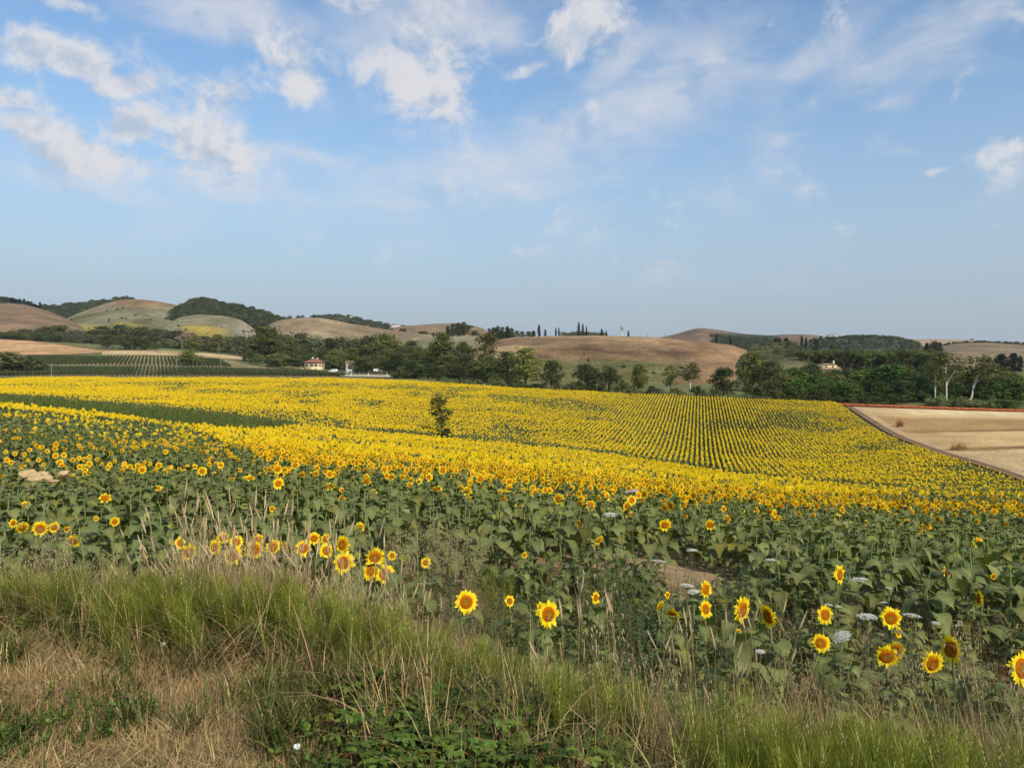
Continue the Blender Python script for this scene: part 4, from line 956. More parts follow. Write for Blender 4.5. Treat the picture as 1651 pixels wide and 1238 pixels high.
for s in ((8,742,10),(15,746,9),(7,729,7),(22,732,8),(37,733,8),(42,742,6),(60,742,8),(68,749,7),(87,735,11),(94,746,12),(100,734,10),(102,754,8),(115,742,9),(126,753,10),(125,739,8),(133,741,9),(142,737,9),(141,748,11),(154,741,8),(171,754,9),(161,749,8),(175,749,9),(183,744,7),(198,752,10),(198,748,9),(207,753,10),(219,751,10),(227,758,14),(214,759,8),(254,751,10),(248,759,9),(134,764,8),(253,751,12),(264,761,11),(274,754,8),(287,757,9),(312,753,10),(324,760,16),(336,749,9),(354,750,12),(367,765,8),(374,766,11),(397,767,8),(408,773,7),(428,760,8),(418,764,7),(385,758,8),(300,752,7),(295,760,8),(343,764,8),(240,748,7),(232,745,6),
          (480,768,8),(467,770,7),(500,772,8),(590,774,8),(606,771,9),(618,776,9),(634,778,9),(648,772,8),(660,770,8),(690,777,9),(706,776,8),(640,784,7),(725,776,8),(757,779,9),(791,783,8),(775,779,8),(843,782,10),(870,780,9),(885,778,9),(940,792,9),(948,799,8),(925,788,9)):
    E.append((s[0], s[1], s[2], s[2], None))

def glabel(x, y):
    if x < 118: return 'small sunflower in the flower line around the pale boulders', 'flower line around the boulders'
    if x < 460: return 'small sunflower in the crowded flower line right of the pale boulders', 'flower line right of the boulders'
    if x < 850: return 'small sunflower dotted over the leaf belt below the dense yellow field, left of centre', 'sunflowers along the leaf belt left of centre'
    if x < 1260: return 'small sunflower dotted over the leaf belt below the dense yellow field, right of centre', 'sunflowers along the leaf belt right of centre'
    return 'small sunflower dotted over the leaf belt at the right', 'sunflowers along the leaf belt at the right'

SPOTS = []
NPLANT = [0]
def sunflower(X, Y, h, head, yaw, tilt, label, group, nleaf, single, bud=False, lmax=.24):
    r = random.Random(NPLANT[0] * 17 + 5); NPLANT[0] += 1; i = NPLANT[0]
    z = g1(X, Y); SPOTS.append((X, Y))
    t = empty('sunflower', (X, Y, z), yaw)
    fill(t, label, 'sunflower', group)
    link('stem', STEM[i % 4], t, scl=(1, 1, h), rot=(0, 0, 0))
    az = r.random() * 6.28; fb = None if single else MB()
    for k in range(nleaf):
        q = (k + .5) / nleaf; az += 2.4 + r.uniform(-.5, .5)
        s = lmax * (.6 + .6 * math.sin(PI * (.12 + .74 * q))) * r.uniform(.75, 1.1); zl = h * (.14 + .80 * q)
        e = (r.uniform(-.25, .25), r.uniform(-.15, .5), az)
        o = Vector((.42, 0, -.05)) * s; o.rotate(Euler(e)); o.z += zl
        if single: link('leaf', LEAVES[r.randrange(5)], t, o, e, (s, s, s))
        else:
            v, f, c = LEAFA[r.randrange(5)]; fb.add(v * s @ rotm(e).T + np.array(o), f, 0, c * r.uniform(.88, 1.1))
    if fb is not None: link('foliage', fb.build('foliage', M_sleaf, True), t)
    if head:
        hd = link('flower_head', BUD if bud else CAL[0], t, (0, -.035 - .03 * head, h + .005), (-tilt, 0, 0), (head, head, head))
        if not bud:
            link('petals', PET[i % 5], hd, rot=(0, r.random() * .4, 0)); link('disc', DIS[i % 3], hd)
    return t

NIND = 0
for (x, y, w, h, lab) in E:
    d = max(w, h); best = None
    for Yc in np.concatenate([np.linspace(5.4, 12, 50), np.linspace(12.2, 26, 60)]):
        X = float(px2X(x, Yc)); z = -(y - H0) / F * Yc; hh = z - g1(X, Yc); D = d * Yc / F
        cost = abs(math.log(D / .215)) * 1.4 + (max(0, .62 - hh) * 4 + max(0, hh - 1.3) * 4)
        if best is None or cost < best[0]: best = (cost, X, Yc, hh, D)
    _, X, Y, hh, D = best
    ang = math.acos(min(1, max(.22, w / max(h, w) if h > w else 1)))
    yaw = (ang + random.uniform(-.1, .1)) * (-1 if random.random() < .22 else 1)
    if ang < .3: yaw = random.uniform(-.15, .35)
    yaw += -math.atan2(X, Y)      # measured against the line of sight
    tilt = random.uniform(-.15, .30)
    if lab and 'droop' in lab: tilt = -.45
    if lab and 'tilted up' in lab: tilt = .5
    g = None
    if lab is None: lab, g = glabel(x, y)
    single = Y < 12.5
    sunflower(X, Y, max(hh, .45), D / (1.0), yaw, tilt, lab, g, 7 + (hh > .9) * 3 if Y < 8.2 else 10, single, lmax=.19 if Y < 8.2 else .21); NIND += 1
for x, y, Y, lab in ((577, 896, 6.6, 'green unopened sunflower bud beside the biggest flower'), (649, 900, 6.8, 'green unopened sunflower bud right of the small dark-centred flower')):
    X = float(px2X(x, Y)); sunflower(X, Y, -(y - H0) / F * Y - g1(X, Y), .13, random.uniform(-.3, .3), .2, lab, None, 7, True, True); NIND += 1

# ---- all plants of the field on sown rows (rows run parallel to the right field edge)
RD = np.array([.242, 1.0]); RD /= np.linalg.norm(RD); RN = np.array([RD[1], -RD[0]])
def sow():
    rows = np.arange(-190, 120, .75); al = np.arange(-60, 262, .30)
    A, B = np.meshgrid(rows, al, indexing='ij')
    A = A + rng.normal(0, .05, A.shape); B = B + rng.uniform(-.11, .11, B.shape)
    X = (A * RN[0] + B * RD[0]).ravel(); Y = (A * RN[1] + B * RD[1]).ravel()
    k = Y > np.interp(X, TRACK[:, 0], TRACK[:, 1]); X, Y = X[k], Y[k]
    # the near plot is sown in another direction
    A, B = np.meshgrid(np.arange(-150, 150, .75), np.arange(-120, 170, .30), indexing='ij')
    A = A + rng.normal(0, .10, A.shape); B = B + rng.uniform(-.13, .13, B.shape)
    d = np.array([math.sin(.72), math.cos(.72)]); X2 = (A * d[1] + B * d[0]).ravel(); Y2 = (-A * d[0] + B * d[1]).ravel()
    k = Y2 <= np.interp(X2, TRACK[:, 0], TRACK[:, 1]); X = np.concatenate([X, X2[k]]); Y = np.concatenate([Y, Y2[k]])
    k = (Y > 7.5) & (Y < 238); X, Y = X[k], Y[k]
    xp = CX + F * X / Y
    k = (xp > -330) & (xp < 1980) & (Y < far_edge(xp)) & (X < field_right(Y)) & (Y > front_edge(xp) + 1.2 * (fbm(X * .7, Y * .7, 2) - .45)); X, Y, xp = X[k], Y[k], xp[k]
    k = ~inpoly(STRIP, X, Y) & (dpoly(TRACK, X, Y) > 2.2); X, Y, xp = X[k], Y[k], xp[k]
    gap = ((xp - 25) / 26) ** 2 + ((Y - 31) / 4.8) ** 2 < 1
    gap |= (((X - float(px2X(68, 18.5))) / 1.5) ** 2 + ((Y - 18.3) / 1.6) ** 2 < 1)
    gap |= (np.abs(xp - 66) < 44) & (Y > 17.0) & (Y < 18.8)
    lt = np.hypot(X - float(px2X(714, 122)), Y - 122) < 1.3
    n = fbm(X * .35 + 9, Y * .35, 3)
    thin = (Y < 14) & (n < .33) | (Y < 11.5) & (np.abs(xp - 960) < 45)
    k = ~(gap | lt | thin) & (rng.random(len(X)) > .04); return X[k], Y[k], xp[k]
PX, PY, PXP = sow()
def near_explicit(X, Y, r=.26):
    S_ = np.array(SPOTS); k = np.ones(len(X), bool); w = np.where(Y < 27)[0]
    d = np.min(np.hypot(X[w][:, None] - S_[None, :, 0], Y[w][:, None] - S_[None, :, 1]), 1); k[w[d < r]] = False; return k
k = near_explicit(PX, PY); PX, PY, PXP = PX[k], PY[k], PXP[k]
yh = H0 - (gz(PX, PY) + 1.2) / PY * F         # picture row of each flower
# chance that a plant carries an open flower
n1_ = fbm(PX * .06 + 5, PY * .06 + 2, 4); n2_ = fbm(PX * .25 + 50, PY * .12, 3)
prob = np.full(len(PX), .90)
prob = np.where(n1_ + .45 * (n2_ - .47) < .40, .55, prob); prob = np.where(n1_ + .45 * (n2_ - .47) < .35, .30, prob)
low = np.interp(PXP, [-300, 450, 520, 800, 900, 1100, 1250, 1400, 1700], [13.2, 13.2, 16, 17, 16, 17, 20, 21, 20])
prob = np.where(PY < low + 5, .30, prob); prob = np.where(PY < low, .035, prob)
lb = np.interp(PY, [13, 16, 22, 40, 60, 80], [470, 470, 430, 400, 330, 190])     # left edge of the dense part
left = (PXP < lb + 40 * (n2_ - .47)) & (PY < 82)
lp = np.where(n2_ > .52, .36, .09); lp = np.where(PY > 73, .85, lp); lp = np.where(PY < 13.2, .03, lp); lp = np.where((PY >= 13.2) & (PY < 19), .04, lp)
prob = np.where(left, lp, prob)
prob = np.where(dpoly(TRACK, PX, PY) < 3.2, prob * .55, prob)
prob = np.where((PX > 18) & (PY > 60) & (PY < 88) & (PXP > 1380), prob * .45, prob)
has_head = rng.random(len(PX)) < prob
hgt = np.clip(.98 + .55 * (fbm(PX * .12 + 3, PY * .12 + 8, 3) - .47) + rng.normal(0, .12, len(PX)), .55, 1.55)
hgt = np.where(PY > 22, hgt + .2, hgt); hgt = np.where((PY > 60) & (PY < 90) & (PXP > 1350), hgt * .85, hgt)
hgt = np.where(left & (PY < 72), hgt * .82, hgt); 
# plants of the front belt stay low enough to leave the flower line behind them free
yc_ = np.interp(PXP, [-300, 0, 450, 600, 850, 1100, 1300, 1651, 2000], [768, 768, 773, 784, 793, 803, 826, 836, 836]); yc_ = np.where(np.abs(PXP - 66) < 56, 784, yc_)
Yl_ = np.interp(PXP, [-300, 450, 600, 850, 1100, 1300, 2000], [18, 18, 16, 16, 17, 20, 20]); cap_ = -(yc_ - H0) / F * PY - gz(PX, PY) + rng.normal(-.03, .10, len(PX))
hgt = np.where(PY < Yl_, np.minimum(hgt, np.maximum(cap_, .34)), hgt)
yc2 = np.interp(PXP, [-300, 450, 520], [757, 760, 700]); cap2 = -(yc2 - H0) / F * PY - gz(PX, PY) + rng.normal(-.05, .14, len(PX)); hgt = np.where((PY >= Yl_) & (PY < 26) & (PXP < 520), np.minimum(hgt, np.maximum(cap2, .4)), hgt)
# nearest ones as plants of their own
order = np.argsort(PY * (1 + .15 * (np.abs(PXP - 825) > 900)))
inview = (PXP > -60) & (PXP < 1710)
pick = [i for i in order if inview[i]][:max(0, 300 - NIND)]
def leafy_label(x):
    if x < 420: return 'leafy sunflower without an open flower behind the dry grass on the left', 'leafy sunflowers on the left'
    if x < 830: return 'leafy sunflower without an open flower in the leaf belt left of centre', 'leafy sunflowers left of centre'
    if x < 1240: return 'leafy sunflower without an open flower in the leaf belt right of centre', 'leafy sunflowers right of centre'
    return 'leafy sunflower without an open flower in the leaf belt at the right', 'leafy sunflowers at the right'
for i in pick:
    lab, g = leafy_label(PXP[i]); n = random.random()
    sunflower(float(PX[i]), float(PY[i]), float(hgt[i]), .11 if n < .35 else 0, random.uniform(-.5, .5), .3, lab, g, 10, PY[i] < 10.6, True, lmax=.225)
rest = np.ones(len(PX), bool); rest[pick] = False
MIDH = [lod_plant(200 + i, 1.0, .2, 10) for i in range(9)]; MIDN = [lod_plant(300 + i, 1.0, 0, 12) for i in range(5)]
FARH = [lod_plant(400 + i, 1.0, .215, 6, True) for i in range(8)]; FARN = [lod_plant(500 + i, 1.0, 0, 8, True, False) for i in range(3)]
def field(name, sel, hs, ns, label):
    X, Y, hd, h = PX[sel], PY[sel], has_head[sel], hgt[sel]; n = len(X)
    idx = np.where(hd, rng.integers(0, len(hs), n), len(hs) + rng.integers(0, len(ns), n))
    face = -np.arctan2(X, Y) * .75 + rng.normal(0, .28, n)
    yaw = np.where(hd, face, rng.random(n) * 6.28)
    P = np.stack([X, Y, gz(X, Y)], -1); w = .86 + .28 * rng.random(n)
    scatter(name, P, np.stack([rng.normal(0, .04, n), rng.normal(0, .04, n), yaw], -1), np.stack([w, w, h], -1), idx, hs + ns, label, 'sunflowers')
field('sunflower_crop', rest & (PY < 48), MIDH, MIDN, 'mass of sunflowers on the near slope of the field')
field('sunflower_crop', rest & (PY >= 48), FARH, FARN, 'rows of blooming sunflowers filling the far field')
print('sunflowers', NIND, len(pick), rest.sum(), (rest & (PY < 48)).sum())

# young plants without flowers on the weedy strip at the right
n = 150; x_ = rng.uniform(830, 1900, n); Y_ = rng.uniform(5.3, 9.8, n); X_ = px2X(x_, Y_); s_ = rng.uniform(.32, .62, n)
scatter('young_sunflowers', np.stack([X_, Y_, gz(X_, Y_)], -1), np.stack([rng.normal(0, .1, n), rng.normal(0, .1, n), rng.random(n) * 6.28], -1), np.stack([s_ * 1.15, s_ * 1.15, s_], -1), rng.integers(0, len(MIDN), n), MIDN, 'young leafy plants on the weedy soil at the right', 'plants')
# ================================================================== BANK AND FIELD-EDGE GROWTH (uncountable: one object per kind)
def gmat(name, c, tr=.25, rnd=.3, rough=.6): return mat(name, c, attr=True, rough=rough, spec=.2, transl=tr, rnd=rnd)
M_straw = gmat('dry_straw', S(170, 145, 102), .15, .5); M_grass = gmat('green_grass', S(94, 100, 46), rnd=.4); M_horse = gmat('horsetail', S(120, 128, 40), .2, .3)
M_plume = gmat('grass_plume', S(206, 182, 142), .3, .18); M_bramble = gmat('bramble_leaf', S(84, 100, 42), .25, .5); M_weed = gmat('weed_leaf', S(90, 102, 62), .2, .3); M_oat = gmat('oat_husk', S(186, 172, 134), .3, .15)
M_rust = gmat('rusty_weed', S(150, 108, 58), .2, .3)

def blade(b, p, az, ln, w, lean, curve, m=0, seg=3, col=(1, 1, 1), r=None):
    """one bent grass blade as a narrow strip"""
    d = np.array([math.cos(az), math.sin(az), 0]); s = np.array([-d[1], d[0], 0]); V = []
    q = np.array(p, float); a = lean
    for j in range(seg + 1):
        t = j / seg; ww = w * (1 - .85 * t)
        V += [q - s * ww, q + s * ww]
        q = q + (d * math.sin(a) + np.array([0, 0, 1]) * math.cos(a)) * ln / seg; a += curve / seg
    b.add(V, [(2 * j, 2 * j + 1, 2 * j + 3, 2 * j + 2) for j in range(seg)], m, np.array(col))
def clump(seed, n, rad, ln, w, lean, curve, mats, m=lambda r: 0, seg=3, vc=.4):
    r = random.Random(seed); b = MB()
    for i in range(n):
        a = r.random() * 6.28; q = rad * r.random() ** .6; v = 1 + r.uniform(-vc, vc)
        blade(b, (math.cos(a) * q, math.sin(a) * q, -.01), r.random() * 6.28, r.uniform(*ln), w * r.uniform(.7, 1.3), r.uniform(*lean), r.uniform(*curve), m(r), seg, (v, v * r.uniform(.94, 1.04), v * .95))
    return b.build('clump', mats)
def spindle(b, p, d, ln, rad, m, n=5, col=(1, 1, 1)):
    p = np.array(p, float); d = np.array(d, float); d /= np.linalg.norm(d)
    b.tube([p, p + d * ln * .15, p + d * ln * .45, p + d * ln * .8, p + d * ln], [rad * .2, rad * .8, rad, rad * .6, rad * .08], n, m, col, cap=False)
K_stub = [clump(10 + i, 34, .10, (.03, .12), .0022, (0, .9), (-.2, .5), [M_straw], seg=1) for i in range(3)]
K_litter = [clump(20 + i, 40, .16, (.06, .20), .0024, (1.25, 1.6), (-.1, .25), [M_straw], seg=1) for i in range(3)]
K_green = [clump(30 + i, 26, .09, (.08, .28), .0052, (.1, .75), (.2, 1.2), [M_grass, M_straw], lambda r: int(r.random() < .15)) for i in range(4)]
K_long = [clump(40 + i, 22, .14, (.22, .65), .0040, (.05, .85), (.3, 2.0), [M_grass, M_straw], lambda r: int(r.random() < .5), seg=5) for i in range(4)]
K_dry = [clump(50 + i, 24, .09, (.3, .75), .0026, (0, .4), (0, .9), [M_straw, M_grass], lambda r: int(r.random() < .12), seg=4) for i in range(4)]
def plume_clump(seed):
    r = random.Random(seed); b = MB()
    for i in range(3):
        a = r.random() * 6.28; lean = r.uniform(0, .3); h = r.uniform(.6, 1.0); d = np.array([math.cos(a) * math.sin(lean), math.sin(a) * math.sin(lean), math.cos(lean)])
        p0 = np.array([math.cos(a) * .05, math.sin(a) * .05, 0]); p1 = p0 + d * h
        b.tube([p0, p0 + d * h * .5, p1], [.0024, .002, .0014], 3, 0, cap=False)
        d2 = d + np.array([math.cos(a), math.sin(a), -.1]) * r.uniform(0, .5)
        spindle(b, p1, d2, r.uniform(.10, .18), r.uniform(.005, .008), 1)
        for k in range(7):
            q = p1 + d2 / np.linalg.norm(d2) * r.uniform(.01, .13); blade(b, q, r.random() * 6.28, .03, .0025, r.uniform(.2, .7), 0, 1, 1)
    for i in range(7): blade(b, (0, 0, 0), r.random() * 6.28, r.uniform(.25, .5), .003, r.uniform(.1, .6), r.uniform(.3, 1.3), 0, 4)
    return b.build('plume', [M_straw, M_plume])
K_plume = [plume_clump(60 + i) for i in range(4)]
def oat_clump(seed):
    r = random.Random(seed); b = MB()
    for i in range(4):
        a = r.random() * 6.28; lean = r.uniform(.05, .35); h = r.uniform(.55, .95); d = np.array([math.cos(a) * math.sin(lean), math.sin(a) * math.sin(lean), math.cos(lean)])
        b.tube([(0, 0, 0), d * h * .6, d * h], [.002, .0016, .001], 3, 0, cap=False)
        for k in range(11):
            q = d * h * r.uniform(.62, 1.0); az = r.random() * 6.28; e = q + np.array([math.cos(az) * .05, math.sin(az) * .05, .01])
            b.tube([q, e], [.0007, .0007], 3, 0, cap=False); spindle(b, e, (math.cos(az) * .3, math.sin(az) * .3, -1), .028, .0042, 1, 4)
    return b.build('oat', [M_straw, M_oat])
K_oat = [oat_clump(70 + i) for i in range(3)]
def horsetail(seed):
    """segmented upright stem with whorls of thread-like branches"""
    r = random.Random(seed); b = MB(); h = r.uniform(.38, .6); lean = r.uniform(0, .25); a = r.random() * 6.28
    d = np.array([math.cos(a) * math.sin(lean), math.sin(a) * math.sin(lean), math.cos(lean)])
    b.tube([(0, 0, 0), d * h * .5, d * h], [.0032, .0026, .001], 4, 1, (1.25, 1.3, 1.3), cap=False)
    k = 13
    for i in range(k):
        t = .2 + .78 * i / k; ln = .20 * (1 - t) ** .6 + .05
        for j in range(11):
            v = r.uniform(.75, 1.25); blade(b, d * h * t, j * .571 + i + r.uniform(-.2, .2), ln * r.uniform(.7, 1.1), .0013, r.uniform(.55, .95), r.uniform(-.75, -.2), 0, 2, (v, v, v * .8))
    return b.build('horsetail', [M_horse, M_plume])
K_horse = [horsetail(80 + i) for i in range(5)]
def oval(b, p, e, s, m, col, r):
    V = np.array([(0, 0, 0), (.3, -.30, .05), (.3, 0, -.02), (.3, .30, .05), (.68, -.25, .03), (.7, 0, -.05), (.68, .25, .03), (1, 0, -.12)]) * s
    f4 = [(1, 4, 5, 2), (2, 5, 6, 3)]; f3 = [(0, 1, 2), (0, 2, 3), (4, 7, 5), (5, 7, 6)]
    V = V @ rotm(e).T + np.array(p); b.add(V, f4, m, col); b.add(V, f3, m, col)
def bramble(seed):
    r = random.Random(seed); b = MB()
    for c in range(4):
        az = r.random() * 6.28; L_ = r.uniform(.3, .6); pts = [np.array([math.cos(az) * L_ * t, math.sin(az) * L_ * t, .06 + .34 * math.sin(PI * (.12 + .68 * t)) * r.uniform(.85, 1.1)]) for t in np.linspace(0, 1, 6)]
        pts[0][2] = -.02; b.tube(pts, [.004, .0035, .003, .003, .002, .0015], 4, 1, cap=False)
        for q in pts[1:]:
            for k in range(2):
                a2 = r.random() * 6.28; base = q + np.array([math.cos(a2) * .05, math.sin(a2) * .05, .03]); v = r.uniform(.75, 1.35); yl = 1.25 if r.random() < .14 else 1
                for da in (-1.0, 0, 1.0): oval(b, base, (r.uniform(-.3, .3), r.uniform(-.2, .5), a2 + da), r.uniform(.05, .085), 0, (v * yl, v, v * .85), r)
    return b.build('bramble', [M_bramble, M_rust])
K_bram = [bramble(90 + i) for i in range(5)]
def weed(seed, mt, hs=(.25, .6), ls=.05):
    r = random.Random(seed); b = MB(); h = r.uniform(*hs)
    for st in range(3):
        a = r.random() * 6.28; lean = r.uniform(.02, .35); d = np.array([math.cos(a) * math.sin(lean), math.sin(a) * math.sin(lean), math.cos(lean)]); hh = h * r.uniform(.7, 1.1)
        b.tube([(0, 0, 0), d * hh], [.003, .0012], 3, 0, (1, 1, .9), cap=False)
        for k in range(int(hh * 34)):
            t = r.uniform(.12, 1); v = r.uniform(.75, 1.25); oval(b, d * hh * t, (r.uniform(-.5, .5), r.uniform(-.6, .5), r.random() * 6.28), ls * r.uniform(.5, 1.2) * (1.25 - .7 * t), 0, (v, v, v), r)
    return b.build('weed', [mt])
K_weed = [weed(110 + i, M_weed) for i in range(4)] + [weed(120, M_weed, (.5, .95), .035), weed(121, M_weed, (.5, .95), .03)]
K_herb = [weed(130 + i, M_bramble, (.06, .16), .036) for i in range(3)]
K_rust = [weed(140 + i, M_rust, (.2, .45), .02) for i in range(2)] + [clump(142, 40, .08, (.15, .45), .002, (0, .8), (-.2, .6), [M_rust], seg=3)]

def spread(n, xr, yr, dens=None, thr=0.0, sc_=1.2, off=0.0):
    """points over a patch of ground: xr across (picture columns, for the extent only), yr distance; patchy by noise"""
    out = []
    while sum(map(len, out)) < n:
        x = rng.uniform(*xr, 4 * n); Y = rng.uniform(yr[0] ** 2, yr[1] ** 2, 4 * n) ** .5; X = px2X(x, Y)
        k = np.ones(len(x), bool)
        if thr: k &= fbm(X * sc_ + off, Y * sc_ + off * 1.7, 3) > thr
        if dens is not None: k &= rng.random(len(x)) < dens(x, Y)
        if k.sum() == 0: break
        out.append(np.stack([X[k], Y[k]], -1))
    return np.concatenate(out)[:n]
def grow(name, parts, protos, sr, label, cat, lean=.08):
    P = np.concatenate(parts); n = len(P); Z = gz(P[:, 0], P[:, 1])
    scatter(name, np.concatenate([P, Z[:, None]], 1), np.stack([rng.normal(0, lean, n), rng.normal(0, lean, n), rng.random(n) * 6.28], -1), rng.uniform(*sr, n), rng.integers(0, len(protos), n), protos, label, cat)
bank = lambda x: np.interp(x, [-400, 0, 300, 450, 620, 825, 1000, 1250, 1700, 2100], [4.75, 4.75, 4.35, 4.0, 3.5, 3.15, 3.0, 2.9, 2.9, 2.9])
mownf = lambda x, Y: np.clip((bank(x) + .05 - Y) / .25, 0, 1) * np.interp(x, [-400, 420, 560, 640], [1, 1, .35, .05])
grow('cut_straw', [spread(4600, (-300, 640), (2.3, 4.9), mownf)], K_litter, (.7, 1.3), 'cut dry straw lying on the mown bank at lower left', 'straw', .12)
grow('straw_stubble', [spread(1700, (-300, 640), (2.3, 4.75), mownf, .38, 1.6, 3)], K_stub, (.45, 1.1), 'short dry stubble standing on the mown bank at lower left', 'stubble')
grow('short_grass', [spread(460, (-300, 640), (2.3, 3.9), lambda x, Y: np.clip((4.0 - Y) / .8, 0, 1), .46, 1.4, 8), spread(160, (-300, 500), (3.4, 4.7), mownf, .52, 2, 5), spread(420, (420, 1000), (2.4, 3.9), None, .36, 1.5, 1), spread(300, (760, 2000), (2.3, 4.2), None, .42, 1.5, 2), spread(420, (700, 1950), (4.4, 9.5), None, .47, .9, 4)], K_green, (.6, 1.15), 'short green grass on the bank and field edge', 'grass')
grow('low_herbs', [spread(240, (-300, 700), (2.3, 3.7), lambda x, Y: np.clip((3.9 - Y) / .9, 0, 1), .48, 1.5, 14), spread(420, (430, 960), (2.4, 3.9), None, .38, 1.4, 15), spread(160, (900, 2000), (2.3, 3.8), None, .45, 1.5, 16)], K_herb, (.7, 1.5), 'small leafy herbs among the grass of the bank', 'herbs', .15)
band = lambda x: bank(x) + .5
hb = lambda x, Y: np.exp(-((Y - band(x)) / .46) ** 2)
grow('horsetails', [spread(680, (-350, 560), (3.9, 5.9), hb, .43, 1.5, 21), spread(380, (440, 900), (3.7, 4.9), lambda x, Y: np.exp(-((Y - bank(x) - .85) / .35) ** 2), .38, 1.7, 25), spread(110, (880, 1050), (3.3, 4.3)), spread(420, (1130, 1660), (2.6, 3.55), lambda x, Y: np.exp(-((x - 1370) / 190) ** 2) * np.clip((3.55 - Y) / .4, 0, 1)), spread(90, (600, 1050), (3.6, 5.0), None, .5, 1.2, 23), spread(60, (640, 860), (7.2, 9.0), None, .5, .9, 3)], K_horse, (.42, .9), 'feathery green horsetails along the bank edge', 'horsetails', .1)
grow('long_grass', [spread(700, (-350, 900), (3.4, 6.3), lambda x, Y: np.exp(-((Y - band(x) - .05) / .5) ** 2), .3, 1.2, 31), spread(70, (600, 960), (2.9, 3.9), None, .3, 1.2, 36), spread(260, (820, 2000), (2.7, 4.6), None, .42, 1.1, 33), spread(60, (830, 1020), (8.6, 10.4)), spread(130, (900, 1900), (6, 9.5), None, .52, .8, 35)], K_long, (.55, 1.05), 'long arching green grass along the bank', 'grass')
grow('dry_grass', [spread(820, (-350, 800), (4.3, 6.4), lambda x, Y: np.exp(-((Y - np.maximum(band(x) + .55, 5.35)) / .45) ** 2) * np.interp(x, [-350, 0, 160, 800], [.5, .5, 1, 1]), .28, 1.0, 41), spread(420, (760, 2000), (2.9, 6.2), None, .40, .9, 43), spread(30, (560, 960), (2.9, 4.0)), spread(50, (-300, 640), (4.7, 5.3), None, .5, 1.5, 47), spread(160, (640, 1900), (6.2, 9.5), None, .54, .8, 44)], K_dry, (.5, .88), 'dry tan grass behind the green bank edge', 'grass')
grow('plume_grass', [spread(120, (230, 720), (5.2, 6.2), lambda x, Y: np.exp(-((x - 430) / 260) ** 2)), spread(16, (850, 1250), (3.8, 5.2))], K_plume, (.72, 1.0), 'dry grass stalks topped with pale plumes', 'grass', .07)
grow('wild_oats', [spread(44, (-300, 720), (5.2, 7.6), None, .46, 1, 51), spread(50, (300, 760), (7.6, 10.5), None, .45, 1, 52), spread(24, (960, 1700), (3.6, 6.0), None, .45, 1, 53)], K_oat, (.75, 1.05), 'wild oats with whitish hanging husks', 'grass')
grow('brambles', [spread(95, (560, 980), (2.75, 3.75), lambda x, Y: np.clip((x - 400) / 260, .1, 1) * np.clip((bank(x) + .75 - Y) / .3, 0, 1)), spread(16, (-300, 130), (4.6, 4.9)), spread(9, (240, 600), (4.4, 4.8)), spread(14, (700, 960), (3.6, 4.1))], K_bram, (.28, .60), 'dark green brambles at the bottom centre of the bank', 'brambles', .15)
grow('field_weeds', [spread(620, (780, 2000), (4.2, 9.8), None, .38, .8, 61), spread(260, (-300, 800), (6.4, 9.4), None, .4, .8, 62), spread(220, (840, 1320), (6.5, 10.2)), spread(90, (900, 1080), (4.6, 8.0))], K_weed, (.6, 1.15), 'grey-green weeds on the soil before the sunflowers', 'weeds', .12)
grow('rusty_weeds', [spread(110, (780, 1800), (4.2, 9.8), None, .5, .9, 71), spread(26, (880, 960), (8.8, 10.0)), spread(20, (1170, 1240), (9.2, 10.2)), spread(90, (-300, 760), (5.2, 6.8), None, .45, 1, 72)], K_rust, (.6, 1.1), 'rusty brown dried weeds at the field edge', 'weeds', .15)

# ---- dark green crop strip on the left, verge of the grassy track
K_crop = [weed(150 + i, gmat('crop_leaf%d' % i, S(112, 124, 56), .2, .35), (.8, 1.05), .17) for i in range(3)]
def crop():
    A, B = np.meshgrid(np.arange(-200, 60, .72), np.arange(40, 190, .55), indexing='ij')
    A = A + rng.normal(0, .08, A.shape); B = B + rng.uniform(-.2, .2, B.shape)
    X = (A * RN[0] + B * RD[0]).ravel(); Y = (A * RN[1] + B * RD[1]).ravel(); k = inpoly(STRIP, X, Y) & (np.abs(X) < Y * 1.1); X, Y = X[k], Y[k]; n = len(X)
    scatter('green_crop', np.stack([X, Y, gz(X, Y)], -1), np.stack([np.zeros(n), np.zeros(n), rng.random(n) * 6.28], -1), rng.uniform(.8, 1.15, n), rng.integers(0, 3, n), K_crop, 'strip of dark green leafy crop between the sunflowers on the left', 'crop')
crop()
T = resample(TRACK, 900) + rng.normal(0, .8, (900, 2)); k = rng.random(900) < .8; T = T[k]; n = len(T)
scatter('track_grass', np.concatenate([T, gz(T[:, 0], T[:, 1])[:, None]], 1), np.stack([np.zeros(n), np.zeros(n), rng.random(n) * 6.28], -1), rng.uniform(.9, 1.7, n), rng.integers(0, 4, n), K_long[:2] + K_dry[:1] + K_weed[:1], 'tall grass along the track through the sunflower field', 'grass')

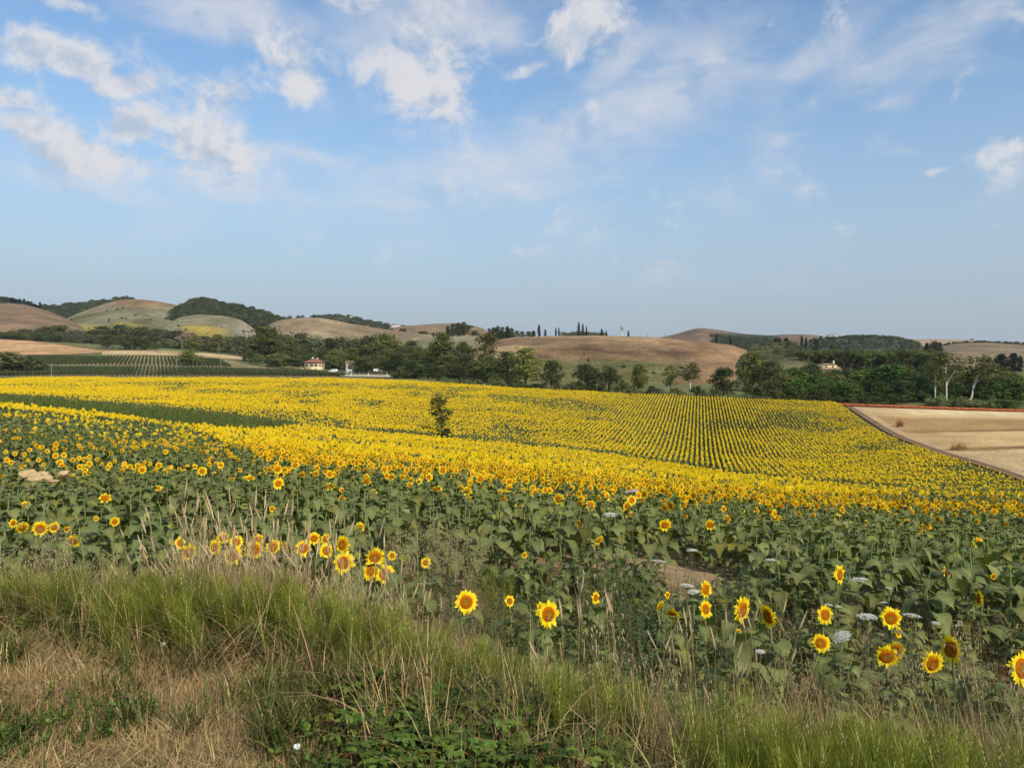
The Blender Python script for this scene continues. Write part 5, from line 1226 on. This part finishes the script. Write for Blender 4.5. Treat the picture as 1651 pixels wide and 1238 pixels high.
# ---- wild carrots with white umbels, one by one
M_white = mat('white_petals', S(232, 230, 216), attr=True, rough=.7, transl=.25, rnd=.06); M_cstem = mat('carrot_stem', S(112, 120, 78), rough=.7)
def umbel(seed):
    r = random.Random(seed); b = MB()
    for i in range(34):
        q = math.sqrt((i + .5) / 34); a = i * 2.4; c = np.array([math.cos(a) * q * .5, math.sin(a) * q * .5, .10 - .10 * q * q + r.uniform(-.01, .01)])
        b.tube([(0, 0, -.28), c * np.array([.7, .7, 1]) - [0, 0, .05], c], [.008, .006, .005], 3, 1, cap=False)
        for k in range(11):
            d = np.array([r.uniform(-.085, .085), r.uniform(-.085, .085), r.uniform(-.008, .02)]); v = r.uniform(.85, 1.05); e = rotm((r.uniform(-.4, .4), r.uniform(-.4, .4), r.random() * 6))
            b.add(np.array([(-.03, -.02, 0), (.02, -.03, 0), (.03, .02, 0), (-.02, .03, 0)]) @ e.T + c + d, [(0, 1, 2, 3)], 0, (v, v, v))
    return b.build('umbel', [M_white, M_cstem])
UMB = [umbel(i) for i in range(3)]
def carrot_leaf():
    r = random.Random(5); b = MB()
    b.tube([(0, 0, 0), (.12, 0, .06), (.22, 0, .05)], [.002, .0015, .001], 3, 0, cap=False)
    for k in range(16):
        t = r.uniform(.3, 1); blade(b, (.22 * t, 0, .06 * math.sin(t * 2)), r.choice((1.1, -1.1)) + r.uniform(-.4, .4), .06 * (1.2 - t), .003, 1.2, .2, 0, 1)
    return b.build('leaf', M_cstem)
CLEAF = carrot_leaf()
for i, (x, y, w, Y, lab) in enumerate(((1020, 793, 26, 9.0, 'flat white umbel against the yellow field right of the centre'), (985, 831, 25, 8.6, 'domed white umbel left of the slanting sunflower trio'), (1063, 907, 26, 7.6, 'flat white umbel below the round sunflower in the leaf belt'), (1118, 889, 20, 8.6, 'thin edge-on white umbel on a tall stem above the umbel pair'), (1111, 947, 25, 6.7, 'upper white umbel of the pair touching a sunflower'), (1120, 957, 22, 6.7, 'lower white umbel of the pair touching a sunflower'), (1245, 905, 20, 8.2, 'white umbel on a long bare stem left of the right leaf belt'), (1390, 937, 28, 7.4, 'slanting white umbel right of the curved sunflower'), (1438, 951, 12, 8, 'tiny white umbel in the leaves above the round sunflower'), (1430, 974, 12, 7.6, 'small white umbel just above the round sunflower'), (1404, 998, 34, 6.0, 'wide flat white umbel left of the round sunflower'), (1476, 996, 30, 6.3, 'flat white umbel right of the round sunflower'), (1363, 1030, 33, 5.6, 'large round white umbel seen from above'), (1341, 978, 14, 7, 'small pinkish white umbel beside the upright oval sunflower'), (1357, 981, 10, 7, 'smallest white umbel beside the upright oval sunflower'), (1230, 1055, 18, 5.4, 'low white umbel at the left of the right-hand group'), (1515, 1008, 15, 6.6, 'faint white umbel in the grass right of the round sunflower'), (1552, 1012, 14, 7.2, 'pinkish white umbel above the sunflower turned left'))):
    X = float(px2X(x, Y)); z = g1(X, Y); top = -(y - H0) / F * Y; hh = max(top - z, .25); D = w * Y / F
    t = empty('wild_carrot', (X, Y, z), random.random() * 6); fill(t, lab, 'flower', 'wild carrots at the field edge')
    b = MB(); b.tube([(0, 0, -.03), (random.uniform(-.02, .02), .01, hh * .5), (0, 0, hh - .2 * D)], [.0035, .003, .002], 5); link('stem', b.build('stem', M_cstem), t)
    tl = random.uniform(-.15, .15) if 'above' not in lab or 'seen' not in lab else -.5
    link('umbel', UMB[i % 3], t, (0, 0, hh), (tl, random.uniform(-.12, .12), 0), (D * .88, D * .88, D * .88))
    for k in range(3): link('leaf', CLEAF, t, (0, 0, hh * (.2 + .22 * k)), (0, 0, k * 2.2), (.8, .8, .8))
# ---- small white bindweed flowers on the mown bank
b = MB(); n = 10; a = np.arange(n) * 2 * PI / n
b.add(np.concatenate([np.stack([np.cos(a) * .018 * (1 + .12 * (np.arange(n) % 2)), np.sin(a) * .018 * (1 + .12 * (np.arange(n) % 2)), np.full(n, .012)], -1), [[0, 0, 0]]]), [(j, (j + 1) % n, n) for j in range(n)], 0, (1, 1, 1))
BW = b.build('blossom', M_white); b = MB(); b.tube([(0, 0, 0), (.004, 0, .05)], [.0015, .001], 4); BWS = b.build('stem', M_cstem)
for x, Y, lab in ((441, 3.42, 'upper small white flower on the mown bank'), (473, 3.18, 'lower small white flower on the mown bank'), (257, 4.3, 'small white flower under the arching grass on the left')):
    X = float(px2X(x, Y)); t = empty('bindweed_flower', (X, Y, g1(X, Y) + .03)); fill(t, lab, 'flower'); link('stem', BWS, t); link('blossom', BW, t, (.004, 0, .05), (.5, 0, 0), (.85, .85, .85))
# ================================================================== BUILDINGS AND SMALL THINGS
M_wall_y = mat('plaster_yellow', S(222, 204, 158), rough=.9, noise=(.6, .88, 1.08)); M_wall_w = mat('plaster_white', S(222, 220, 212), rough=.9, noise=(.6, .9, 1.05)); M_wall_p = mat('plaster_pale', S(228, 212, 160), rough=.9, noise=(.6, .88, 1.06))
M_tile = mat('roof_tile', S(148, 98, 80), rough=.9, noise=(1.5, .75, 1.2)); M_tile_b = mat('roof_tile_brown', S(150, 122, 92), rough=.9, noise=(1.5, .8, 1.15))
M_shut = mat('shutter', S(112, 88, 68), rough=.8); M_glass = mat('window_glass', S(40, 46, 50), rough=.15, spec=.6); M_brick = mat('brick', S(132, 100, 84), rough=.9, noise=(4, .8, 1.15))
M_metal = mat('grey_metal', S(150, 152, 150), rough=.5); M_conc = mat('concrete', S(212, 206, 192), rough=.9, noise=(1, .9, 1.05)); M_wood = mat('pole_wood', S(150, 138, 118), rough=.9)
def prism_roof(b, x0, x1, y0, y1, z, rise, over=.5, hip=True):
    x0 -= over; x1 += over; y0 -= over; y1 += over; w = (y1 - y0) / 2; k = min(w, (x1 - x0) / 2 - .3) if hip else 0; ym = (y0 + y1) / 2
    V = [(x0, y0, z), (x1, y0, z), (x1, y1, z), (x0, y1, z), (x0 + k, ym, z + rise), (x1 - k, ym, z + rise)]
    b.add(V, [(0, 1, 5, 4), (2, 3, 4, 5)]); b.add(V, [(1, 2, 5), (3, 0, 4)])
    b.add([(v[0], v[1], v[2] - .16) for v in V[:4]] + V[:4], [(3, 2, 1, 0), (0, 1, 5, 4), (1, 2, 6, 5), (2, 3, 7, 6), (3, 0, 4, 7)])
WIN = {}
def window(parent, x, y, z, w, h, side=0, shut=True):
    """window with frame, pane and shutters set on a wall; side 0 faces -Y, 1 faces +X"""
    r = (0, 0, 0) if side == 0 else (0, 0, PI / 2)
    k = (w, h, shut)
    if k not in WIN:
        f = MB()
        for q in ((-w/2 - .08, -w/2, -.0, h), (w/2, w/2 + .08, 0, h), (-w/2 - .08, w/2 + .08, h, h + .1), (-w/2 - .15, w/2 + .15, -.12, 0)): f.box(q[0], q[1], -.10, .02, q[2], q[3])
        p = MB(); p.box(-w/2, w/2, -.03, .01, 0, h); s = MB(); s.box(-.02, w/2 + .04, -.03, .02, -.02, h + .02)
        WIN[k] = (f.build('window', M_conc), p.build('pane', M_glass), s.build('shutter', M_shut))
    f, p, s = WIN[k]; o = link('window', f, parent, (x, y, z), r); link('pane', p, o)
    if shut: link('shutter', s, o, (-w - .12, -.06, 0)); link('shutter', s, o, (w * .5 + .12, -.06, 0))
def box_part(name, parent, m, *q):
    b = MB(); b.box(*q); return link(name, b.build(name, m), parent)
# yellow farmhouse
Yf = 470; X = float(px2X(491, Yf)); zf = -(601 - H0) / F * Yf
fh = empty('farmhouse', (X, Yf, zf), math.radians(-14)); fill(fh, 'pale yellow farmhouse with red hipped roof among the trees', 'house')
box_part('wall', fh, M_wall_y, 0, 9.2, 0, 8, -2, 6.4)
b = MB(); prism_roof(b, 0, 9.2, 0, 8, 6.45, 2.3, .7); rf = link('roof', b.build('roof', M_tile), fh); box_part('chimney', rf, M_wall_w, 2.6, 3.3, 4.4, 5.0, 8.2, 9.6); box_part('chimney', rf, M_wall_w, 6, 6.6, 4.4, 5.0, 8, 9.2)
for x in (1.6, 5.0, 7.7): window(fh, x, 0, 3.9, .9, 1.5)
for x in (1.6, 7.7): window(fh, x, 0, .9, .9, 1.5)
for y in (2, 5.5): window(fh, 9.2, y, 3.9, .9, 1.5, 1)
b = MB(); b.box(-.02, 1.1, -.06, .03, 0, 2.3); link('door', b.build('door', M_shut), fh, (4.4, 0, -.2))
box_part('drainpipe', fh, M_shut, 3.6, 3.74, -.14, -.02, -1, 6.3)
box_part('annex_wall', fh, M_wall_y, -4.4, -.02, .8, 6, -2, 3.2); b = MB(); prism_roof(b, -4.4, -.1, .8, 6, 3.25, .9, .25, False); link('annex_roof', b.build('annex_roof', M_tile), fh)
b = MB(); b.box(-3.2, -1.5, .7, .83, -1.5, 1.6); link('annex_door', b.build('annex_door', M_shut), fh)
# white house
Yw = 405; X = float(px2X(557.5, Yw)); zw = -(604 - H0) / F * Yw
wh = empty('white_house', (X, Yw, zw), math.radians(8)); fill(wh, 'narrow white two-storey house half hidden by the dark wood', 'house')
box_part('wall', wh, M_wall_w, 0, 4.2, 0, 7, -2, 6.0)
b = MB(); prism_roof(b, 0, 4.2, 0, 7, 6.05, 1.2, .35, False); link('roof', b.build('roof', M_tile_b), wh)
box_part('brick_panel', wh, M_brick, 1.0, 3.1, -.08, .02, 2.9, 5.2)
box_part('wing_wall', wh, M_wall_w, 4.22, 9.5, 1.2, 7, -2, 3.2); b = MB(); prism_roof(b, 4.3, 9.5, 1.2, 7, 3.25, .8, .3, False); link('wing_roof', b.build('wing_roof', M_tile_b), wh)
window(wh, 5.8, 1.2, .6, 1.0, 1.5, 0, False); box_part('door', wh, M_shut, 7.4, 8.4, 1.1, 1.22, -.6, 2.0); window(wh, 2.2, 0, .4, .9, 1.3, 0, False)
# pale villa on the right
Yv = 345; X = float(px2X(1321, Yv)); zv = -(611 - H0) / F * Yv
vl = empty('villa', (X, Yv, zv), math.radians(10)); fill(vl, 'pale yellow villa with brown roofs half hidden by the green wall', 'house')
box_part('wall', vl, M_wall_p, 0, 15.5, 0, 9, -2, 4.2); b = MB(); prism_roof(b, 0, 15.5, 0, 9, 4.25, 1.5, .5); link('roof', b.build('roof', M_tile_b), vl)
box_part('upper_wall', vl, M_wall_p, 3.2, 10.2, 2.6, 8, 4.2, 6.3); b = MB(); prism_roof(b, 3.2, 10.2, 2.6, 8, 6.35, .7, .35); rf = link('upper_roof', b.build('upper_roof', M_tile_b), vl); box_part('chimney', rf, M_wall_p, 9.3, 9.9, 4, 4.6, 6.4, 8.2)
for x in (2, 5.2, 8.4, 11.6, 14): window(vl, x, 0, 1.4, 1.0, 1.6)
for x in (5, 8.2): window(vl, x, 2.6, 4.75, .9, 1.1, 0, False)
# little houses on the far hills
def far_house(hl, x, tt, w, d, h, m, rm, label, rz=0.0):
    p = HILLS[hl](x, tt); t = empty('house', p, rz); fill(t, label, 'house')
    box_part('wall', t, m, 0, w, 0, d, -3, h); b = MB(); prism_roof(b, 0, w, 0, d, h + .05, h * .28, .5); link('roof', b.build('roof', rm), t)
    for k in range(max(2, int(w // 4))): window(t, w * (k + .5) / max(2, int(w // 4)), 0, h * .45, 1.2, 1.5, 0, False)
far_house('hill_wooded_right', 1335, .99, 16, 9, 6, M_wall_w, M_tile_b, 'long pale house on the wooded skyline at the right')
far_house('hill_wooded_right', 1318, .82, 9, 7, 4.5, M_wall_w, M_tile_b, 'small white-roofed house below the long pale one')
far_house('hill_wooded_right', 1441, 1.0, 10, 7, 4, M_wall_p, M_tile_b, 'tiny pale house at the right end of the wooded skyline')
far_house('hill_far_dark', 558, .82, 14, 8, 5, M_wall_p, M_tile, 'pale farm on the far hill above the wood')
far_house('hill_far_brown', 630, .98, 18, 8, 5, M_wall_w, M_tile_b, 'low white farm on the far brown hill')
# pale water tower on the skyline
p = HILLS['hill_ploughed'](1003, 1.0); p.z -= .5; wt_ = empty('water_tower', p); fill(wt_, 'pale funnel-shaped water tower on the skyline', 'tower')
top = -(524.5 - H0) / F * p.y - p.z
b = MB(); b.tube([(0, 0, 0), (0, 0, top * .5)], [.45, .40], 10); link('shaft', b.build('shaft', M_conc, True), wt_)
b = MB(); b.tube([(0, 0, top * .48), (0, 0, top * .66), (0, 0, top * .82), (0, 0, top * .9), (0, 0, top)], [.42, 1.0, 1.35, 1.2, .15], 14); link('tank', b.build('tank', M_metal, True), wt_)
# poles
def pole(x, ytop, Y, label, arm=True, base=None, thin=.11):
    X = float(px2X(x, Y)); z = g1(X, Y) if base is None else base.z; h = -(ytop - H0) / F * Y - z
    t = empty('utility_pole', (X, Y, z) if base is None else base); fill(t, label, 'pole', 'utility poles')
    b = MB(); b.tube([(0, 0, -.5), (0, 0, h)], [thin * 1.25, thin], 7); link('post', b.build('post', M_wood), t)
    if arm: b = MB(); b.box(-.6, .6, -.06, .06, h - .5, h - .38); link('crossarm', b.build('crossarm', M_wood), t)
pole(83, 586, 300, 'thin pole at the front of the vineyard on the far left'); pole(285, 578, 345, 'pole among the front vines below the bright bush'); pole(356, 574, 360, 'tall pale pole at the right of the vineyard'); pole(353.5, 552, 560, 'pole standing on the pale stubble field'); pole(143, 553, 560, 'thin dark pole at the end of the straw field', thin=.09); pole(107, 559, 560, 'short dark pole in the middle of the straw field', False, thin=.09)
for x, yt, lab in ((1044, 537, 'small pole on the skyline right of the lone cypress'), (1071, 539, 'thin pole on the right of the ploughed hilltop')):
    q = HILLS['hill_ploughed'](x, .99); pole(x, yt, q.y, lab, True, q, .15)
pole(1086.5, 610, 226, 'thin pale pole at the far edge of the sunflowers', False, thin=.09); pole(978.5, 618, 226, 'short pale post before the two joined trees', False, thin=.09)
# vans and road posts
M_carw = mat('car_paint_white', S(236, 236, 234), rough=.3, spec=.5); M_tyre = mat('tyre', S(28, 28, 28), rough=.9)
def van(x, y, Y, rz, label, L_=4.6, H_=2.0):
    X = float(px2X(x, Y)); z = -(y - H0) / F * Y; t = empty('white_van', (X, Y, z), rz); fill(t, label, 'van')
    P = [(-L_/2, .45), (-L_/2, H_ - .25), (-L_/2 + .2, H_), (L_*.18, H_), (L_*.32, H_*.62), (L_/2, H_*.5), (L_/2 + .05, .45)]; k = len(P); b = MB()
    V = [(q[0], -.9, q[1]) for q in P] + [(q[0], .9, q[1]) for q in P]
    b.add(V, [(i, (i + 1) % k, k + (i + 1) % k, k + i) for i in range(k)]); b.add(V, [(0, i + 1, i) for i in range(1, k - 1)]); b.add(V, [(k, k + i, k + i + 1) for i in range(1, k - 1)])
    link('body', b.build('body', M_carw), t)
    for s in (-1, 1): box_part('side_window', t, M_glass, L_*.02, L_*.2, s*.905 - .01, s*.905 + .01, H_*.62, H_*.9)
    b = MB(); b.add([(L_*.19, -.8, H_*.97), (L_*.19, .8, H_*.97), (L_*.315, .8, H_*.65), (L_*.315, -.8, H_*.65)], [(0, 1, 2, 3)]); link('windscreen', b.build('windscreen', M_glass), t, (.02, 0, .02))
    for sx in (-.3, .32):
        for s in (-1, 1): b = MB(); b.tube([(L_*sx, s*.74, .33), (L_*sx, s*.93, .33)], [.33, .33], 12); link('wheel', b.build('wheel', M_tyre), t)
van(537, 601, 415, math.radians(160), 'white van parked between the farmhouse and the white house'); van(608, 600, 385, math.radians(20), 'small white van half hidden right of the white house', 3.8, 1.6)
for x, lab in ((566, 'white road post in front of the white house'), (594, 'white road post left of the small van'), (624, 'white road post right of the small van'), (652, 'tallest white road post at the end of the pale road'), (681, 'white post beyond the end of the pale road'), (694, 'last white post at the edge of the dark wood')):
    X = float(px2X(x, 320)); t = empty('road_post', (X, 320, g1(X, 320))); fill(t, lab, 'post', 'white posts along the road'); hh = 2.1 if x == 652 else 1.5
    b = MB(); b.tube([(0, 0, -.3), (0, 0, hh - .2), (0, 0, hh)], [.22, .2, .1], 8); link('post', b.build('post', M_conc), t); b = MB(); b.tube([(0, 0, hh * .7), (0, 0, hh * .8)], [.215, .213], 8); link('band', b.build('band', M_shut), t)
# vine rows with posts
M_vine = gmat('vine_leaf', S(74, 84, 46), .2, .2)
def vine_row(seed, ln):
    b = MB(); keep = np.random.default_rng(seed); global rng; old = rng; rng = keep
    for k in range(int(ln / .9)): leaf_cloud(b, (rng.uniform(-.1, .1), k * .9 + rng.uniform(-.2, .2), 1.15 + rng.uniform(-.12, .12)), (.46, .65, .72), 34, .36)
    rng = old; return b.build('foliage', M_vine)
b = MB(); b.tube([(0, 0, -.3), (0, 0, 1.9)], [.06, .05], 5); VPOST = b.build('post', M_wood)
VR = {78: [vine_row(i, 78) for i in range(2)], 90: [vine_row(5 + i, 90) for i in range(2)]}
dirv = math.atan2(float(px2X(248, 1)), 1.0)
def vines(x0, x1, Y0, ln, step, labels, group):
    X = float(px2X(x0, Y0)); i = 0
    while X < float(px2X(x1, Y0)):
        z0 = g1(X, Y0); Xe = X + ln * math.sin(dirv); z1 = g1(Xe, Y0 + ln * math.cos(dirv))
        t = empty('vine_row', (X, Y0, z0)); t.rotation_euler = (math.atan2(z1 - z0, ln), 0, -dirv); fill(t, labels, 'vines', group)
        link('foliage', VR[ln][i % 2], t)
        for k in range(0, ln + 1, 12): link('post', VPOST, t, (0, k, 0))
        X += step; i += 1
vines(-60, 555, 300, 78, 1.7, 'green vine row with posts in the front block of the vineyard', 'front vine rows')
vines(10, 372, 402, 90, 2.2, 'green vine row running uphill in the rear block of the vineyard', 'rear vine rows')
# orange safety fence
M_orange = mat('orange_net', S(180, 98, 58), rough=.8, transl=.2, noise=(.5, .8, 1.15)); M_stake = mat('fence_stake', S(112, 88, 62), rough=.8)
A0 = Vector((float(px2X(1336, 212)), 212, 0)); A1 = Vector((float(px2X(1651, 200)), 200, 0)); A1 = A0 + (A1 - A0) * 1.5
fc = empty('orange_fence', (A0.x, A0.y, g1(A0.x, A0.y))); fill(fc, 'long low orange net fence along the far side of the bare field', 'fence')
NF = 34
b = MB(); b.tube([(0, 0, -.2), (0, 0, 1.0)], [.035, .03], 5); STK = b.build('stake', M_stake)
for i in range(NF):
    p = A0 + (A1 - A0) * (i / NF); q = A0 + (A1 - A0) * ((i + 1) / NF); zp, zq = g1(p.x, p.y), g1(q.x, q.y); o = Vector(fc.location)
    b = MB(); n = 7; tt = np.linspace(0, 1, n); V = []
    for j, t in enumerate(tt):
        w = p.lerp(q, t); zz = zp + (zq - zp) * t; sg = .10 * math.sin(PI * t)
        for (dy, hz_) in ((-.02, .05), (-.02, .86 - sg), (.02, .86 - sg), (.02, .05)): V.append((w.x - o.x, w.y + dy + .04 * math.sin(t * 9 + i) - o.y, zz + hz_ - o.z))
    b.add(V, [(j * 4 + k, j * 4 + (k + 1) % 4, j * 4 + 4 + (k + 1) % 4, j * 4 + 4 + k) for j in range(n - 1) for k in range(4)])
    link('net_panel', b.build('net_panel', M_orange), fc); link('stake', STK, fc, (p.x - o.x, p.y - .06 - o.y, zp - o.z))
# dry brush heaps on the bare field
def heap(x, y, w, h, Y, label):
    X = float(px2X(x, Y)); t = empty('brush_heap', (X, Y, g1(X, Y) + .05)); fill(t, label, 'brush heap'); b = MB(); r = random.Random(int(x))
    for i in range(260): blade(b, (r.uniform(-.5, .5) * w, r.uniform(-.3, .3) * w, 0), r.random() * 6.28, r.uniform(.4, 1.1) * h, .03, r.uniform(0, .9), r.uniform(-.3, .8), 0, 2)
    link('twigs', b.build('twigs', M_rust), t); b = MB(); v = rng.normal(size=(14, 3)); v /= np.linalg.norm(v, axis=1)[:, None]
    n = 8; a = np.arange(n) * 2 * PI / n; ring = lambda q, z: np.stack([np.cos(a) * q * w * .55, np.sin(a) * q * w * .4, np.full(n, z)], -1) * (1 + .15 * rng.random((n, 1)))
    b.add(np.concatenate([ring(1, -.1), ring(.7, h * .12), ring(.3, h * .2)]), [(i * n + j, i * n + (j + 1) % n, (i + 1) * n + (j + 1) % n, (i + 1) * n + j) for i in range(2) for j in range(n)]); link('earth_mound', b.build('earth_mound', M_stake, True), t)
heap(1452, 680, 1.3, 2.0, 171, 'dark upright brush stump on the bare field near the fence'); heap(1548, 713, 2.2, 1.5, 131, 'brown brush heap in the middle of the bare field')
# lone tree in the sunflowers, scrub at its foot
tree('loose', 713, 639, 42, 121, 'small lone tree standing in the middle of the sunflower field'); tree('shrub', 716, 686, 22, 119, 'low scrub at the foot of the lone tree', name='bush')
# pale boulders in the field on the left
M_rock = mat('boulder', S(184, 158, 114), rough=.95, noise=(5, .78, 1.15), bump=(7, .5, .05)); M_plank = mat('old_plank', S(140, 116, 90), rough=.9, noise=(8, .8, 1.1))
def boulder(x, y, w, h, Y, label):
    import bmesh
    bm = bmesh.new(); bmesh.ops.create_icosphere(bm, subdivisions=3, radius=.5); r = np.random.default_rng(int(x * 7 + y))
    nn = r.normal(size=(9, 3)); nn /= np.linalg.norm(nn, axis=1)[:, None]; dd = r.uniform(.30, .46, 9)
    for v in bm.verts:
        c = np.array(v.co)
        for n_, d_ in zip(nn, dd):
            e = c @ n_ - d_
            if e > 0: c = c - n_ * e * .9
        v.co = Vector(c * (1 + .05 * math.sin(c[0] * 17) * math.sin(c[2] * 13 + c[1] * 9)))
    me = bpy.data.meshes.new('boulder'); bm.to_mesh(me); bm.free(); me.materials.append(M_rock)
    k = Y / F; X = float(px2X(x, Y)); o = link('boulder', me, None, (X, Y, -(y - H0) / F * Y), (0, 0, r.random() * .6), (w * k * 1.0, w * k * .85, h * k * 1.05)); fill(o, label, 'boulder', 'pale boulders heaped on the left'); return o
for q in ((42, 764, 28, 16, 18.4, 'tallest pale boulder at the left of the heap'), (53, 768, 26, 13, 18.1, 'pale boulder behind the front one in the heap'), (54, 773, 24, 11, 17.6, 'low front boulder at the left of the heap'), (70, 772, 24, 12, 17.7, 'broad front boulder in the middle of the heap'), (66, 765, 22, 10, 18.4, 'small flat boulder at the back of the heap'), (84, 776, 16, 6, 17.6, 'thin flat stone right in the heap'), (101, 765, 20, 15, 18.0, 'rounded pale boulder standing apart right of the heap')): boulder(*q)
b = MB(); b.add(*(lambda n, a: (np.concatenate([np.stack([np.cos(a) * q, np.sin(a) * q * .55, np.full(n, z)], -1) * (1 + .1 * rng.random((n, 1))) for q, z in ((1.3, -.1), (1.0, .5), (.7, .72), (.05, .8))]), [(i * n + j, i * n + (j + 1) % n, (i + 1) * n + (j + 1) % n, (i + 1) * n + j) for i in range(3) for j in range(n)]))(16, np.arange(16) * 2 * PI / 16))
X = float(px2X(68, 18.1)); o = link('earth_mound', b.build('earth_mound', M_plank, True), None, (X, 18.1, g1(X, 18.1)), (0, 0, 0), (.9, .8, .42)); fill(o, 'low earth mound under the pale boulders', 'mound')
# bumblebees on the sunflower disc
M_bee = mat('bee_fur', S(40, 32, 24), rough=.9); M_wing = mat('bee_wing', S(190, 190, 185), rough=.3, transl=.5); M_beey = mat('bee_band', S(190, 140, 30), rough=.9)
tgt = next(o for o in bpy.data.objects if o.get('label') == 'large sunflower with two bumblebees on its disc'); bpy.context.view_layer.update()
hd = next(c for c in tgt.children if c.name.startswith('flower_head'))
for q, lab in (((-.13, -.085, -.10), 'left bumblebee on the disc of the large low sunflower'), ((.06, -.085, -.16), 'right bumblebee on the disc of the large low sunflower')):
    p = hd.matrix_world @ Vector(q); t = empty('bumblebee', p, random.random()); fill(t, lab, 'bee')
    b = MB(); b.tube([(0, 0, -.011), (0, 0, -.008), (0, 0, 0), (0, 0, .006), (0, 0, .010), (0, 0, .014)], [.001, .0055, .0065, .0045, .005, .001], 8); link('body', b.build('body', M_bee, True), t)
    b = MB(); b.tube([(0, 0, .001), (0, 0, .004)], [.0067, .0062], 8); link('band', b.build('band', M_beey), t)
    for s in (-1, 1): b = MB(); b.add([(0, -.005, .006), (s * .012, -.007, .002), (s * .011, -.007, -.006), (s * .002, -.006, -.002)], [(0, 1, 2, 3)]); link('wing', b.build('wing', M_wing), t)

# ------------------------------------------------------------------ haze of the summer air
b = MB(); b.box(-4500, 4500, -60, 6800, -40, 260); hzm = bpy.data.materials.new('haze'); hzm.use_nodes = True; hzm.node_tree.nodes.clear()
ho = hzm.node_tree.nodes.new('ShaderNodeOutputMaterial'); hv = hzm.node_tree.nodes.new('ShaderNodeVolumePrincipled')
hv.inputs['Color'].default_value = (.78, .86, .95, 1); hv.inputs['Density'].default_value = .00006; hv.inputs['Anisotropy'].default_value = .1
hzm.node_tree.links.new(hv.outputs[0], ho.inputs['Volume'])
o = link('haze', b.build('haze', hzm)); fill(o, 'thin summer haze over the whole valley', 'haze', kind='stuff')

# ------------------------------------------------------------------ order words for look-alikes in a line
def ordinal(n):
    w = ['first', 'second', 'third', 'fourth', 'fifth', 'sixth', 'seventh', 'eighth', 'ninth', 'tenth']
    if n <= 10: return w[n - 1]
    return '%d%s' % (n, 'th' if n % 100 in (11, 12, 13) else {1: 'st', 2: 'nd', 3: 'rd'}.get(n % 10, 'th'))
bylab = {}
for o in sc.objects:
    if o.parent is None and o.get('group') and o.get('category') in ('tree', 'vines', 'shrub', 'reeds'): bylab.setdefault(o['label'], []).append(o)
for lab, os_ in bylab.items():
    if len(os_) < 2: continue
    for i, o in enumerate(sorted(os_, key=lambda q: q.location.x / q.location.y)): o['label'] = lab + ', ' + ordinal(i + 1) + ' from the left'
